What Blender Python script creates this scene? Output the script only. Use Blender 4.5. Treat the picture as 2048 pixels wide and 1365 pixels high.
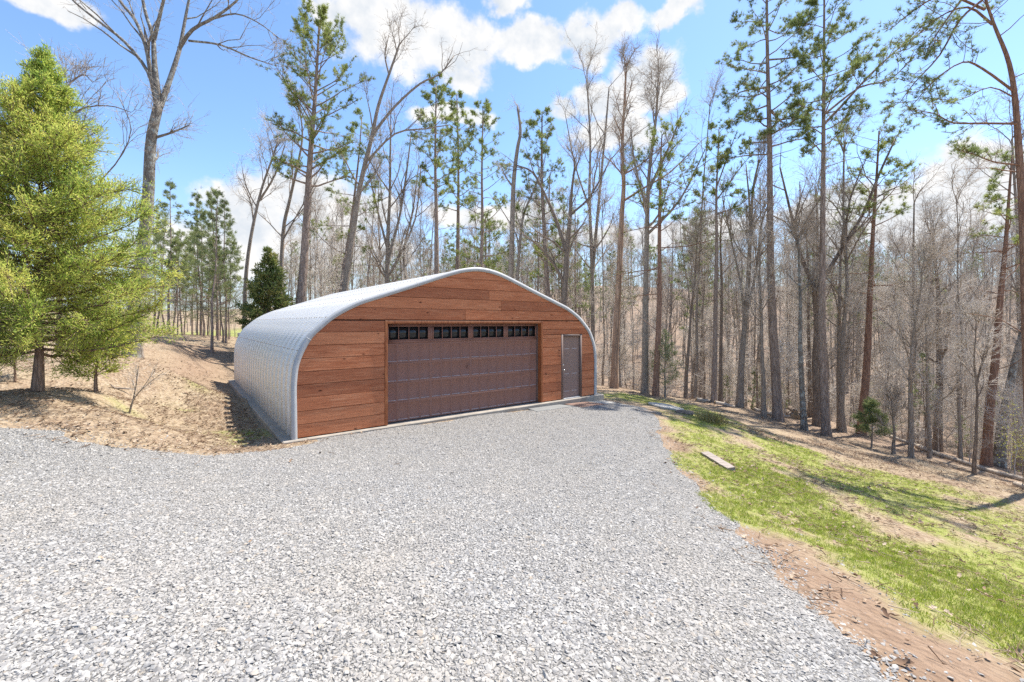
import bpy, bmesh, math, random
import numpy as np
from mathutils import Vector

for o in list(bpy.data.objects):
    bpy.data.objects.remove(o)
SC = bpy.context.scene
COL = SC.collection
R = math.radians

# ------------------------------------------------------------------ camera
F = 870.0            # focal length in photograph pixels (2048 wide)
HOR = 646.0          # image row of the horizon
CZ = 2.46            # eye height above the workshop floor
cam = bpy.data.cameras.new('camera')
cam.sensor_width = 36.0
cam.lens = F / 2048 * 36
cam.shift_y = -(682.5 - HOR) / 2048
cam.clip_start = 0.05
cam.clip_end = 3000
camo = bpy.data.objects.new('camera', cam)
camo.location = (0, 0, CZ)
camo.rotation_euler = (R(90), 0, 0)
COL.objects.link(camo)
SC.camera = camo

# ------------------------------------------------------------------ light
TH = R(37.5)                          # bearing of the workshop's front wall
SUN_EL = R(61)
SUN_AZ = math.atan2(math.cos(R(34.5)), math.sin(R(34.5)))   # from +Y towards +X
SV = Vector((math.sin(SUN_AZ) * math.cos(SUN_EL), math.cos(SUN_AZ) * math.cos(SUN_EL), math.sin(SUN_EL)))
sun = bpy.data.lights.new('sun', 'SUN')
sun.energy = 4.6
sun.angle = R(0.55)
sun.color = (1.0, 0.945, 0.86)
suno = bpy.data.objects.new('sun', sun)
suno.rotation_euler = (-SV).to_track_quat('-Z', 'Y').to_euler()
suno.location = (20, 15, 40)
COL.objects.link(suno)

SC.view_settings.view_transform = 'Standard'
SC.view_settings.look = 'None'
SC.view_settings.gamma = 1
SC.view_settings.use_curve_mapping = False
SC.view_settings.exposure = 1.0
SC.cycles.max_bounces = 6
SC.cycles.diffuse_bounces = 3
SC.cycles.transparent_max_bounces = 8
SC.cycles.use_adaptive_sampling = True
SC.cycles.adaptive_threshold = 0.012
SC.cycles.use_denoising = False
try:
    SC.cycles.denoiser = 'OPENIMAGEDENOISE'
except Exception:
    pass


class NT:
    """tiny node-tree helper"""
    def __init__(s, tree):
        s.t = tree
        tree.nodes.clear()

    def n(s, typ, props=None, **ins):
        nd = s.t.nodes.new(typ)
        for k, v in (props or {}).items():
            setattr(nd, k, v)
        for k, v in ins.items():
            s.set(nd, k, v)
        return nd

    def set(s, nd, k, v):
        if isinstance(k, str) and k.startswith('i') and k[1:].isdigit():
            k = int(k[1:])
        elif isinstance(k, str):
            k = k.replace('_', ' ')
        sock = nd.inputs[k]
        if isinstance(v, bpy.types.NodeSocket):
            s.t.links.new(v, sock)
        elif isinstance(v, bpy.types.Node):
            s.t.links.new(v.outputs[0], sock)
        else:
            sock.default_value = v

    def math(s, op, a, b=0.0, c=0.0, clamp=False):
        nd = s.t.nodes.new('ShaderNodeMath')
        nd.operation = op
        nd.use_clamp = clamp
        for i, v in enumerate((a, b, c)):
            s.set(nd, 'i%d' % i, v)
        return nd.outputs[0]

    def vmath(s, op, a, b=(0, 0, 0), out=0):
        nd = s.t.nodes.new('ShaderNodeVectorMath')
        nd.operation = op
        s.set(nd, 'i0', a)
        s.set(nd, 'i1', b)
        return nd.outputs[out]

    def ramp(s, fac, stops, interp='LINEAR'):
        nd = s.t.nodes.new('ShaderNodeValToRGB')
        cr = nd.color_ramp
        cr.interpolation = interp
        while len(cr.elements) < len(stops):
            cr.elements.new(0.5)
        for e, (p, c) in zip(cr.elements, stops):
            e.position = p
            e.color = (c, c, c, 1) if isinstance(c, (int, float)) else (*c, 1)
        s.set(nd, 'i0', fac)
        return nd.outputs[0]

    def mix(s, fac, a, b, blend='MIX'):
        nd = s.t.nodes.new('ShaderNodeMix')
        nd.data_type = 'RGBA'
        nd.blend_type = blend
        nd.clamp_factor = True
        s.set(nd, 'i0', fac)
        for i, v in ((6, a), (7, b)):
            if isinstance(v, tuple) and len(v) == 3:
                v = (*v, 1)
            s.set(nd, 'i%d' % i, v)
        return nd.outputs[2]

    def noise(s, vec, scale, detail=4, rough=0.55, dist=0.0):
        nd = s.n('ShaderNodeTexNoise', None, Scale=scale, Detail=detail, Roughness=rough, Distortion=dist)
        if vec is not None:
            s.set(nd, 'Vector', vec)
        return nd.outputs[0]

    def mapping(s, vec, scale=(1, 1, 1), loc=(0, 0, 0), rot=(0, 0, 0)):
        nd = s.n('ShaderNodeMapping')
        s.set(nd, 'Vector', vec)
        nd.inputs['Scale'].default_value = scale
        nd.inputs['Location'].default_value = loc
        nd.inputs['Rotation'].default_value = rot
        return nd.outputs[0]


# ------------------------------------------------------------------ sky
world = bpy.data.worlds.new('World')
SC.world = world
world.use_nodes = True
world.cycles.sampling_method = 'NONE'
w = NT(world.node_tree)
sky = w.n('ShaderNodeTexSky')
sky.sky_type = 'NISHITA'
sky.sun_disc = False
sky.sun_elevation = SUN_EL
sky.sun_rotation = SUN_AZ
sky.altitude = 300
sky.air_density = 1.0
sky.dust_density = 0.4
sky.ozone_density = 1.6
gen = w.n('ShaderNodeTexCoord').outputs['Generated']


def pix_dir(px, py):
    v = Vector(((px - 1024) / F, 1.0, (HOR - py) / F))
    return v.normalized()


# cumulus banks: (direction, half width, half height); the first rows are the ones in the photograph
CLOUDS = []
for px, py, a, b in [(790, 60, .17, .10), (700, 25, .10, .06), (905, 85, .14, .085), (935, 160, .085, .045),
                     (1060, 85, .12, .045), (1170, 75, .11, .05), (1240, 40, .06, .035),
                     (1300, 165, .105, .085), (1210, 205, .11, .065), (1345, 185, .06, .06), (1130, 230, .06, .04),
                     (1230, 270, .15, .05), (900, 240, .12, .03),
                     (600, 400, .14, .075), (510, 440, .14, .085), (690, 420, .16, .08), (450, 500, .2, .08), (600, 500, .3, .09),
                     (1960, 340, .11, .085), (1900, 400, .16, .08), (1760, 400, .14, .05), (1640, 420, .13, .045),
                     (1850, 450, .3, .06), (1350, 20, .08, .03), (1010, 5, .06, .03), (70, -5, .1, .03),
                     (1300, 470, .3, .05), (1000, 430, .25, .04)]:
    CLOUDS.append((pix_dir(px, py), a * .85, b * .85))
rs = random.Random(4)
for k in range(9):
    az = R(rs.uniform(65, 295))
    el = R(rs.uniform(8, 60))
    d = Vector((math.sin(az) * math.cos(el), math.cos(az) * math.cos(el), math.sin(el)))
    CLOUDS.append((d, rs.uniform(.12, .3), rs.uniform(.06, .14)))
warp = w.n('ShaderNodeTexNoise', None, Vector=gen, Scale=9.0, Detail=5.0, Roughness=.6)
wv = w.vmath('SUBTRACT', warp.outputs['Color'], (.5, .5, .5))
wv = w.vmath('MULTIPLY', wv, (.11, .11, .085))
D = w.vmath('ADD', gen, wv)
field = None
for c, a, b in CLOUDS:
    d = w.vmath('SUBTRACT', D, tuple(c))
    d = w.vmath('MULTIPLY', d, (1 / a, 1 / a, 1 / b))
    L = w.vmath('LENGTH', d, out=1)
    v = w.math('SUBTRACT', 1.0, L)
    field = v if field is None else w.math('SMOOTH_MAX', field, v, .15)
nz = w.noise(gen, 14.0, 6, .62)
f2 = w.math('ADD', field, w.math('MULTIPLY', w.math('SUBTRACT', nz, .5), 1.2))
alpha = w.n('ShaderNodeMapRange', {'interpolation_type': 'SMOOTHSTEP'}, Value=f2)
alpha.inputs['From Min'].default_value = 0.05
alpha.inputs['From Max'].default_value = 0.45
nz2 = w.noise(w.vmath('ADD', gen, (.018, .0, .035)), 14.0, 4, .6)
litf = w.math('ADD', w.math('MULTIPLY', w.math('SUBTRACT', nz, nz2), 2.6), .55, clamp=True)
ccol = w.mix(litf, (2.55, 2.75, 3.0), (3.6, 3.55, 3.5))
skyc = w.mix(1.0, sky.outputs[0], (.75, .845, .93), 'MULTIPLY')
sep = w.n('ShaderNodeSeparateXYZ', None, i0=gen)
up = w.math('ABSOLUTE', sep.outputs[2])
hz = w.n('ShaderNodeMapRange', {'interpolation_type': 'SMOOTHSTEP'}, Value=up)
hz.inputs['From Min'].default_value = 0.0
hz.inputs['From Max'].default_value = 0.30
hz.inputs['To Min'].default_value = 0.75
hz.inputs['To Max'].default_value = 0.0
skyc = w.mix(hz.outputs[0], skyc, (2.1, 2.4, 2.75))
fin = w.mix(alpha.outputs[0], skyc, ccol)
bg = w.n('ShaderNodeBackground', None, Color=fin, Strength=0.15)
w.t.links.new(bg.outputs[0], w.n('ShaderNodeOutputWorld').inputs[0])


# ------------------------------------------------------------------ helpers
def tag(o, label=None, cat=None, group=None, kind=None):
    if label: o['label'] = label
    if cat: o['category'] = cat
    if group: o['group'] = group
    if kind: o['kind'] = kind
    return o


def link(o, parent=None):
    COL.objects.link(o)
    if parent is not None:
        o.parent = parent
    return o


def empty(name, loc=(0, 0, 0), rz=0.0):
    o = bpy.data.objects.new(name, None)
    o.location = loc
    o.rotation_euler = (0, 0, rz)
    o.empty_display_size = .2
    return link(o)


class Geo:
    """collects triangles and quads in numpy blocks, builds ONE mesh"""
    def __init__(s):
        s.v, s.f, s.m, s.n = [], [], [], 0

    def add(s, v, f, mat=0):
        v = np.asarray(v, dtype=np.float64).reshape(-1, 3)
        f = np.asarray(f, dtype=np.int64)
        s.v.append(v)
        s.f.append(f + s.n)
        s.m.append(np.full(len(f), mat, dtype=np.int32))
        s.n += len(v)

    def tube(s, pts, rad, sides=6, mat=0, cap=True):
        p = np.asarray(pts, float)
        r = np.asarray(rad, float)
        n = len(p)
        t = np.empty_like(p)
        t[1:-1] = p[2:] - p[:-2]
        t[0] = p[1] - p[0]
        t[-1] = p[-1] - p[-2]
        t /= np.maximum(np.linalg.norm(t, axis=1, keepdims=True), 1e-9)
        m = t.mean(axis=0)
        ref = np.eye(3)[np.argmin(np.abs(m))]
        u = np.cross(t, ref)
        u /= np.maximum(np.linalg.norm(u, axis=1, keepdims=True), 1e-9)
        w_ = np.cross(t, u)
        a = np.arange(sides) * (2 * math.pi / sides)
        ring = (u[:, None, :] * np.cos(a)[None, :, None] + w_[:, None, :] * np.sin(a)[None, :, None]) * r[:, None, None] + p[:, None, :]
        v = ring.reshape(-1, 3)
        i = np.arange(n - 1)[:, None] * sides
        j = np.arange(sides)[None, :]
        k = (j + 1) % sides
        f = np.stack([i + j, i + k, i + sides + k, i + sides + j], axis=-1).reshape(-1, 4)
        s.add(v, f, mat)
        if cap and r[-1] > .02:
            base = s.n - sides
            s.f.append(np.array([[base, base + q, base + q + 1, base + q + 1] for q in range(1, sides - 1)]))
            s.m.append(np.full(sides - 2, mat, dtype=np.int32))

    def sticks(s, p0, p1, r0, r1, mat=0):
        """many thin three-sided twigs at once"""
        p0 = np.asarray(p0, float); p1 = np.asarray(p1, float)
        n = len(p0)
        if n == 0:
            return
        r0 = np.broadcast_to(r0, (n,)); r1 = np.broadcast_to(r1, (n,))
        t = p1 - p0
        t = t / np.maximum(np.linalg.norm(t, axis=1, keepdims=True), 1e-9)
        ref = np.where(np.abs(t[:, 2:3]) > .9, np.array([[1., 0, 0]]), np.array([[0, 0, 1.]]))
        u = np.cross(t, ref); u /= np.maximum(np.linalg.norm(u, axis=1, keepdims=True), 1e-9)
        w_ = np.cross(t, u)
        vs = []
        for p, r in ((p0, r0), (p1, r1)):
            for k in range(3):
                a = k * 2.0944
                vs.append(p + (u * math.cos(a) + w_ * math.sin(a)) * r[:, None])
        v = np.stack(vs, axis=1).reshape(-1, 3)
        b = np.arange(n)[:, None] * 6
        f = np.concatenate([b + np.array([[0, 1, 4, 3]]), b + np.array([[1, 2, 5, 4]]), b + np.array([[2, 0, 3, 5]])])
        s.add(v, f, mat)

    def blades(s, p, d, side, length, width, mat=0):
        """diamond shaped leaves / needle bundles: p base, d unit direction, side unit"""
        n = len(p)
        if n == 0:
            return
        length = np.broadcast_to(length, (n,))[:, None]
        width = np.broadcast_to(width, (n,))[:, None]
        v = np.stack([p, p + d * length * .45 + side * width * .5, p + d * length, p + d * length * .45 - side * width * .5], axis=1).reshape(-1, 3)
        f = np.arange(n * 4).reshape(-1, 4)
        s.add(v, f, mat)

    def spikes(s, p, d, side, length, width, mat=0):
        """narrow needles, one triangle each"""
        n = len(p)
        length = np.broadcast_to(length, (n,))[:, None]
        v = np.stack([p - side * width * .5, p + side * width * .5, p + d * length], axis=1).reshape(-1, 3)
        i = np.arange(n)[:, None] * 3
        s.add(v, np.concatenate([i, i + 1, i + 2, i + 2], axis=1), mat)

    def box(s, lo, hi, mat=0):
        x0, y0, z0 = lo
        x1, y1, z1 = hi
        v = [(x0, y0, z0), (x1, y0, z0), (x1, y1, z0), (x0, y1, z0), (x0, y0, z1), (x1, y0, z1), (x1, y1, z1), (x0, y1, z1)]
        s.add(v, [(0, 3, 2, 1), (4, 5, 6, 7), (0, 1, 5, 4), (1, 2, 6, 5), (2, 3, 7, 6), (3, 0, 4, 7)], mat)

    def mesh(s, name, mats, smooth=False):
        me = bpy.data.meshes.new(name)
        v = np.concatenate(s.v); f = np.concatenate(s.f); m = np.concatenate(s.m)
        tri = f[:, 2] == f[:, 3] if f.shape[1] == 4 else np.ones(len(f), bool)
        cnt = np.where(tri, 3, 4).astype(np.int32)
        start = np.concatenate([[0], np.cumsum(cnt)[:-1]]).astype(np.int32)
        keep = np.ones(f.shape, bool)
        keep[tri, 3] = False
        loops = f[keep].astype(np.int32)
        me.vertices.add(len(v)); me.vertices.foreach_set('co', v.astype(np.float32).ravel())
        me.loops.add(len(loops)); me.loops.foreach_set('vertex_index', loops)
        me.polygons.add(len(f)); me.polygons.foreach_set('loop_start', start)
        me.polygons.foreach_set('material_index', m)
        if smooth:
            me.polygons.foreach_set('use_smooth', np.ones(len(f), bool))
        for mt in mats:
            me.materials.append(mt)
        me.update(calc_edges=True)
        me.validate()
        return me

    def build(s, name, mats, parent=None, smooth=False):
        if not isinstance(mats, (list, tuple)):
            mats = [mats]
        return link(bpy.data.objects.new(name, s.mesh(name, mats, smooth)), parent)


def prism(poly, y0, y1, bev=0.0):
    """(x,z) polygon pushed from y0 (front) to y1, edges softened"""
    bm = bmesh.new()
    vs = [bm.verts.new((x, y0, z)) for x, z in poly]
    fc = bm.faces.new(vs)
    r = bmesh.ops.extrude_face_region(bm, geom=[fc])
    for v in r['geom']:
        if isinstance(v, bmesh.types.BMVert):
            v.co.y = y1
    bmesh.ops.recalc_face_normals(bm, faces=bm.faces)
    if bev:
        bmesh.ops.bevel(bm, geom=[e for e in bm.edges if abs(e.verts[0].co.y - y0) < 1e-6 and abs(e.verts[1].co.y - y0) < 1e-6],
                        offset=bev, segments=1, affect='EDGES')
    return bm


def bm_obj(name, bm, mat, parent=None, smooth=False):
    me = bpy.data.meshes.new(name)
    bm.to_mesh(me)
    bm.free()
    for m in (mat if isinstance(mat, (list, tuple)) else [mat]):
        me.materials.append(m)
    if smooth:
        for p in me.polygons:
            p.use_smooth = True
    return link(bpy.data.objects.new(name, me), parent)


def box_bm(lo, hi, bev=0.0):
    bm = bmesh.new()
    bmesh.ops.create_cube(bm, size=1)
    for v in bm.verts:
        v.co = Vector([(lo[i] + hi[i]) / 2 + v.co[i] * (hi[i] - lo[i]) for i in range(3)])
    if bev:
        bmesh.ops.bevel(bm, geom=bm.edges[:], offset=bev, segments=1, affect='EDGES')
    return bm


# ------------------------------------------------------------------ materials
def principled(name, color=(.5, .5, .5), rough=.7, metal=0.0, spec=.4):
    m = bpy.data.materials.new(name)
    m.use_nodes = True
    t = NT(m.node_tree)
    b = t.n('ShaderNodeBsdfPrincipled', None, Roughness=rough, Metallic=metal)
    b.inputs['Base Color'].default_value = (*color, 1)
    b.inputs['Specular IOR Level'].default_value = spec
    o = t.n('ShaderNodeOutputMaterial')
    t.t.links.new(b.outputs[0], o.inputs[0])
    return m, t, b


def bump(t, b, height, strength=.5, dist=.02):
    n = t.n('ShaderNodeBump', None, Height=height, Strength=strength, Distance=dist)
    t.set(b, 'Normal', n.outputs[0])
    return n


def obj_coord(t):
    return t.n('ShaderNodeTexCoord').outputs['Object']


def obj_rand(t):
    return t.n('ShaderNodeObjectInfo').outputs['Random']


def mat_bark(name, dark, light, lichen=None, scale=9.0, plate=.22):
    m, t, b = principled(name, rough=.9, spec=.15)
    oc = obj_coord(t)
    mp = t.mapping(oc, (1, 1, plate))
    n1 = t.noise(mp, scale, 6, .65)
    v = t.n('ShaderNodeTexVoronoi', {'feature': 'DISTANCE_TO_EDGE'}, Vector=t.mapping(oc, (1, 1, plate * .9)), Scale=scale * 1.6)
    crack = t.ramp(v.outputs['Distance'], [(0.0, .0), (.12, 1.0)])
    c = t.mix(t.ramp(n1, [(.32, 0.0), (.68, 1.0)]), dark, light)
    c = t.mix(t.math('MULTIPLY', t.math('SUBTRACT', 1.0, crack), .45), c, tuple(x * .45 for x in dark))
    if lichen:
        ln = t.noise(oc, 5.0, 7, .7)
        c = t.mix(t.ramp(ln, [(.50, 0.0), (.60, .85)]), c, lichen)
    rnd = obj_rand(t)
    c = t.mix(t.math('MULTIPLY', rnd, .35), c, tuple(x * .7 for x in light))
    t.set(b, 'Base Color', c)
    h = t.math('ADD', n1, t.math('MULTIPLY', crack, .6))
    bump(t, b, h, .7, .03)
    return m


def mat_leaf(name, stops, trans=.35, scale=1.3, rough=.65):
    """foliage: pigment differs by leaf and by spray, light passes through"""
    m, t, b = principled(name, rough=rough, spec=.2)
    isl = t.n('ShaderNodeNewGeometry').outputs['Random Per Island']
    n = t.noise(obj_coord(t), scale, 3, .6)
    f = t.math('ADD', t.math('MULTIPLY', n, 1.3), t.math('MULTIPLY', t.math('SUBTRACT', isl, .5), .55))
    c = t.ramp(t.math('SUBTRACT', f, .15), stops)
    t.set(b, 'Base Color', c)
    tr = t.n('ShaderNodeBsdfTranslucent', None, Color=c)
    mx = t.n('ShaderNodeMixShader', None, i0=trans, i1=b.outputs[0], i2=tr.outputs[0])
    out = [n for n in t.t.nodes if n.type == 'OUTPUT_MATERIAL'][0]
    t.t.links.new(mx.outputs[0], out.inputs[0])
    return m


M = {}
M['bark_pine'] = mat_bark('bark_pine', (0.2, 0.145, 0.115), (0.44, 0.35, 0.29), None, 8, .25)
M['bark_red'] = mat_bark('bark_red', (0.2, 0.105, 0.075), (0.38, 0.24, 0.17), None, 8, .25)
M['bark_orange'] = mat_bark('bark_orange', (0.26, 0.165, 0.115), (0.52, 0.35, 0.24), None, 6, .12)
M['bark_grey'] = mat_bark('bark_grey', (.22, .175, .138), (.43, .365, .30), None, 10, .3)
M['bark_lichen'] = mat_bark('bark_lichen', (.12, .10, .085), (.30, .27, .23), (.46, .49, .46), 9, .3)
M['bark_dark'] = mat_bark('bark_dark', (.155, .115, .09), (.33, .265, .21), None, 9, .3)
M['bark_cedar'] = mat_bark('bark_cedar', (.12, .075, .055), (.36, .25, .19), None, 12, .08)
m, t, b = principled('twig', (.30, .24, .20), .9, spec=.1)
c = t.ramp(obj_rand(t), [(0, (.36, .31, .26)), (.5, (.48, .425, .365)), (1, (.57, .515, .45))])
t.set(b, 'Base Color', c)
M['twig'] = m
m, t, b = principled('brush_twig', (.42, .35, .29), .9, spec=.1)
c = t.ramp(obj_rand(t), [(0, (.47, .41, .345)), (.5, (.59, .53, .455)), (1, (.68, .62, .545))])
t.set(b, 'Base Color', c)
M['brush_twig'] = m
M['needle'] = mat_leaf('needle', [(.2, (.15, .20, .06)), (.5, (.26, .315, .085)), (.8, (.40, .42, .12))], .5)
M['needle_blue'] = mat_leaf('needle_blue', [(.2, (.14, .19, .07)), (.5, (.23, .29, .10)), (.8, (.36, .39, .13))], .5)
M['needle_young'] = mat_leaf('needle_young', [(.2, (.16, .21, .085)), (.5, (.27, .32, .135)), (.8, (.38, .41, .18))], .45)
M['cedar'] = mat_leaf('cedar', [(.10, (.17, .28, .055)), (.35, (.37, .48, .095)), (.55, (.58, .62, .14)), (.9, (.68, .61, .17))], .52, 1.1)
M['cedar_dark'] = mat_leaf('cedar_dark', [(.2, (.10, .15, .05)), (.5, (.20, .25, .075)), (.8, (.34, .32, .11))], .4, 1.5)
M['bud'] = mat_leaf('bud', [(.2, (.30, .32, .06)), (.6, (.45, .45, .10)), (.9, (.5, .5, .16))], .4)
M['dry_leaf'] = mat_leaf('dry_leaf', [(.2, (.16, .08, .04)), (.6, (.30, .17, .09)), (.9, (.38, .24, .14))], .25)

# ------------------------------------------------------------------ terrain
CT, ST = math.cos(TH), math.sin(TH)
P0 = np.array([-2.993, 10.46])               # left jamb of the overhead door on the ground plan
TD = np.array([CT, ST])                      # along the front wall
SD = np.array([-ST, CT])                     # into the building
GC = P0 + TD * 2.66                          # middle of the front wall


def gp(t_, s_):
    p = P0 + TD * t_ + SD * s_
    return float(p[0]), float(p[1])


def pz(px, py, z):
    y = F * (CZ - z) / (py - HOR)
    return ((px - 1024) / F * y, y, z)


CP = []
for t_, s_, z in [(-2.2, -.4, -.03), (0, -.4, -.06), (2.5, -.4, -.09), (4.9, -.4, -.15), (7.4, -.4, -.24), (9.0, 1, -.32), (-2.6, 4, -.12), (-2.6, 8, -.12), (-2.6, 12, -.08),
                  (2, 3, -.2), (2, 8, -.2), (5, 6, -.3), (8, 6, -.45), (8.5, 12, -.7), (3, 14, -.25), (-2.3, 1, -.1), (-2.6, 0, -.06),
                  (-3.6, 0.5, .06), (-3.6, 4, .12), (-3.6, 8, .25), (-3.6, 11.5, .4), (-4.6, 2, .28), (-4.6, 5, .55), (-4.6, 8.5, .85), (-4.6, 12, 1.0),
                  (-6.5, 4, .95), (-6.5, 8, 1.3), (-6.5, 12, 1.55), (-3, 15, .7), (0, 16, .3), (7, 16, -1.0)]:
    CP.append((*gp(t_, s_), z))
CP += [(0, 0, .82), (0, 2, .74), (0, 4, .5), (0, 7, .15), (-4, 2, .85), (-8, 2, .98), (-3, 5, .42), (-4, 7, .2), (2, 1, .66), (3, 11, -.16), (1, 9.5, -.02),
       (0, -5, .95), (-10, -10, 1.1), (10, -6, -.3), (14, 0, -1.6), (22, -10, -1.8), (6, -2, .15), (4.5, 1, .18), (-25, 0, 1.4), (-40, -20, 1.6), (30, -40, -2), (0, -50, 1.5), (60, -10, -5)]
CP += [pz(1380, 960, 0.0), pz(1500, 1090, .25), pz(1640, 1240, .45), pz(1340, 880, -.1), pz(1300, 830, -.22),
       pz(1640, 1050, -.5), pz(1900, 1200, -.2), pz(2048, 1310, .0), pz(1750, 1200, .3), pz(1500, 900, -.7), pz(1440, 930, -.32),
       pz(1560, 838, -2.1), pz(1650, 868, -2.4), pz(1800, 960, -1.6), pz(2048, 1060, -1.5), pz(2048, 965, -2.9), pz(1820, 912, -2.7),
       pz(1395, 803, -1.3), pz(1228, 775, -.9), pz(1312, 790, -1.2), pz(1950, 945, -2.8), pz(1480, 815, -1.6)]
CP += [(10, 30, -4.6), (14, 26, -4.2), (20, 25, -5.4), (28, 22, -6.4), (25, 17, -4.6), (30, 38, -6), (2, 34, -3.2), (-8, 40, -1.2), (25, 60, -1.5), (10, 60, -1), (-6, 62, -.2),
       (50, 60, -1), (45, 20, -8), (10, 95, 7), (60, 95, 7.5), (-12, 95, 3), (-60, 95, .5), (110, 70, 6), (100, 20, -4), (35, 130, 13), (110, 140, 14)]
CP += [pz(330, 680, 1.7), (-20, 30.7, 1.45), (-24, 30, 1.7), pz(286, 715, 1.45), (-26, 46, .3), (-42, 60, -1.0), (-20, 58, 0), (-16, 80, .4), (-60, 40, 1.2), (-14, 36, .7),
       pz(75, 782, 1.0), pz(192, 784, 1.0), pz(258, 828, .76), (-14, 13, 1.5), (-20, 16, 1.8), (-15, 8, 1.15), (-15, 4, 1.1), (-8, 6.8, .82), (-7, 6.8, .62), (-5.9, 7.1, .36), (-5.2, 7.6, .16)]
# the shoulder of the yard where the edging logs and the first trunks of the woods stand
for px, py in [(1371, 798), (1441, 806), (1479, 814), (1508, 822), (1528, 834), (1596, 838), (1621, 834), (1634, 852), (1681, 860), (1722, 870), (1778, 876), (1832, 893), (1859, 916), (1874, 902), (1920, 914), (1937, 915), (1972, 932), (1996, 934), (2070, 968)]:
    yl = 803 + (px - 1395) * .2527
    d_ = 20.8 - (px - 1395) * .0095 + max(0, yl - py) * .2
    CP.append(((px - 1024) / F * d_, d_, CZ - (py - HOR) / F * d_))
CP = np.array(CP, float)


def _phi(ax, ay, bx, by):
    return np.sqrt((ax - bx) ** 2 + (ay - by) ** 2 + .6)


_n = len(CP)
_A = np.zeros((_n + 3, _n + 3))
_A[:_n, :_n] = _phi(CP[:, 0][:, None], CP[:, 1][:, None], CP[:, 0][None], CP[:, 1][None]) - np.eye(_n) * .05
_A[:_n, _n] = 1; _A[:_n, _n + 1] = CP[:, 0]; _A[:_n, _n + 2] = CP[:, 1]
_A[_n:, :_n] = _A[:_n, _n:].T
_W = np.linalg.solve(_A, np.concatenate([CP[:, 2], [0, 0, 0]]))


def vnoise(x, y, seed=0):
    x = np.asarray(x, float) + seed * 17.31
    y = np.asarray(y, float) - seed * 9.77
    xi = np.floor(x); yi = np.floor(y)
    fx = x - xi; fy = y - yi
    fx = fx * fx * (3 - 2 * fx); fy = fy * fy * (3 - 2 * fy)

    def h(a, c):
        q = np.sin(a * 127.1 + c * 311.7) * 43758.5453
        return q - np.floor(q)
    return (h(xi, yi) * (1 - fx) + h(xi + 1, yi) * fx) * (1 - fy) + (h(xi, yi + 1) * (1 - fx) + h(xi + 1, yi + 1) * fx) * fy


def fbm(x, y, oct=4, seed=0):
    a, s, tot = 1.0, 0.0, 0.0
    x = np.asarray(x, float); y = np.asarray(y, float)
    for k in range(oct):
        s = s + a * vnoise(x * 2 ** k, y * 2 ** k, seed + k)
        tot += a
        a *= .5
    return s / tot - .5


def in_poly(x, y, poly):
    """signed distance, positive inside"""
    x = np.asarray(x, float); y = np.asarray(y, float)
    d = np.full(x.shape, 1e9); ins = np.zeros(x.shape, bool)
    n = len(poly)
    for i in range(n):
        ax, ay = poly[i]; bx, by = poly[(i + 1) % n]
        ex, ey = bx - ax, by - ay
        q = np.clip(((x - ax) * ex + (y - ay) * ey) / max(ex * ex + ey * ey, 1e-9), 0, 1)
        d = np.minimum(d, np.hypot(x - ax - q * ex, y - ay - q * ey))
        c = (ay > y) != (by > y)
        with np.errstate(divide='ignore', invalid='ignore'):
            xi = ax + (y - ay) / (ey if ey else 1e-12) * ex
        ins ^= c & (x < xi)
    return np.where(ins, d, -d)


def ground_raw(x, y):
    x = np.asarray(x, float); y = np.asarray(y, float)
    sh = x.shape
    xf = np.clip(x.ravel(), -150, 150); yf = np.clip(y.ravel(), -120, 170)
    out = np.empty(len(xf))
    for i in range(0, len(xf), 20000):
        a = xf[i:i + 20000]; c = yf[i:i + 20000]
        out[i:i + 20000] = _phi(a[:, None], c[:, None], CP[:, 0][None], CP[:, 1][None]) @ _W[:_n] + _W[_n] + _W[_n + 1] * a + _W[_n + 2] * c
    return out.reshape(sh)


# edge of the gravel (plan view), from the drive on one side round to the grass bank on the other
GRAV = [(-40, 8.2), (-14, 7.6), (-8.2, 6.95), (-7.0, 6.85), (-6.3, 6.95), (-5.6, 7.25), (-5.0, 7.75), (-4.5, 8.35), (-4.05, 9.05), gp(-1.6, -.05), gp(7.3, -.05), gp(7.9, -.5), gp(8.1, -1.6)]
GRAV += [(3.55, 10.4), (3.15, 8.6), (2.75, 6.9), (2.55, 5.4), (2.3, 4.3), (2.05, 3.0), (1.95, 1.5), (2.1, -1), (3, -8), (-40, -9)]
GFOOT = [gp(-2.4, -.12), gp(7.75, -.12), gp(7.75, 12.2), gp(-2.4, 12.2)]


def ground_z(x, y):
    x = np.asarray(x, float); y = np.asarray(y, float)
    z = ground_raw(x, y)
    dist = np.hypot(x, y)
    sg = in_poly(x, y, GRAV)
    k = np.clip((-sg) / 1.5, 0, 1)
    z = z + k * (.16 * fbm(x * .55, y * .55, 4, 3) + .05 * fbm(x * 2.3, y * 2.3, 3, 8)) * np.clip((in_poly(x, y, GFOOT) * -1) / .8, 0, 1)
    z = z + np.clip((dist - 40) / 80, 0, 1) * 5 * fbm(x * .02, y * .02, 3, 5)
    return z


def gz(x, y):
    return float(ground_z(np.array([x]), np.array([y]))[0])


def hit(px, py, zoff=0.0):
    """where the line of sight through a photograph pixel meets the ground"""
    d = np.concatenate([np.arange(1.5, 40, .05), np.arange(40, 150, .5)])
    x = (px - 1024) / F * d
    z = CZ + (HOR - py) / F * d
    g = ground_z(x, d) + zoff
    i = np.argmax(z < g)
    if not (z < g).any():
        return None
    y = d[i]
    return Vector(((px - 1024) / F * y, y, gz((px - 1024) / F * y, y)))


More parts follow.
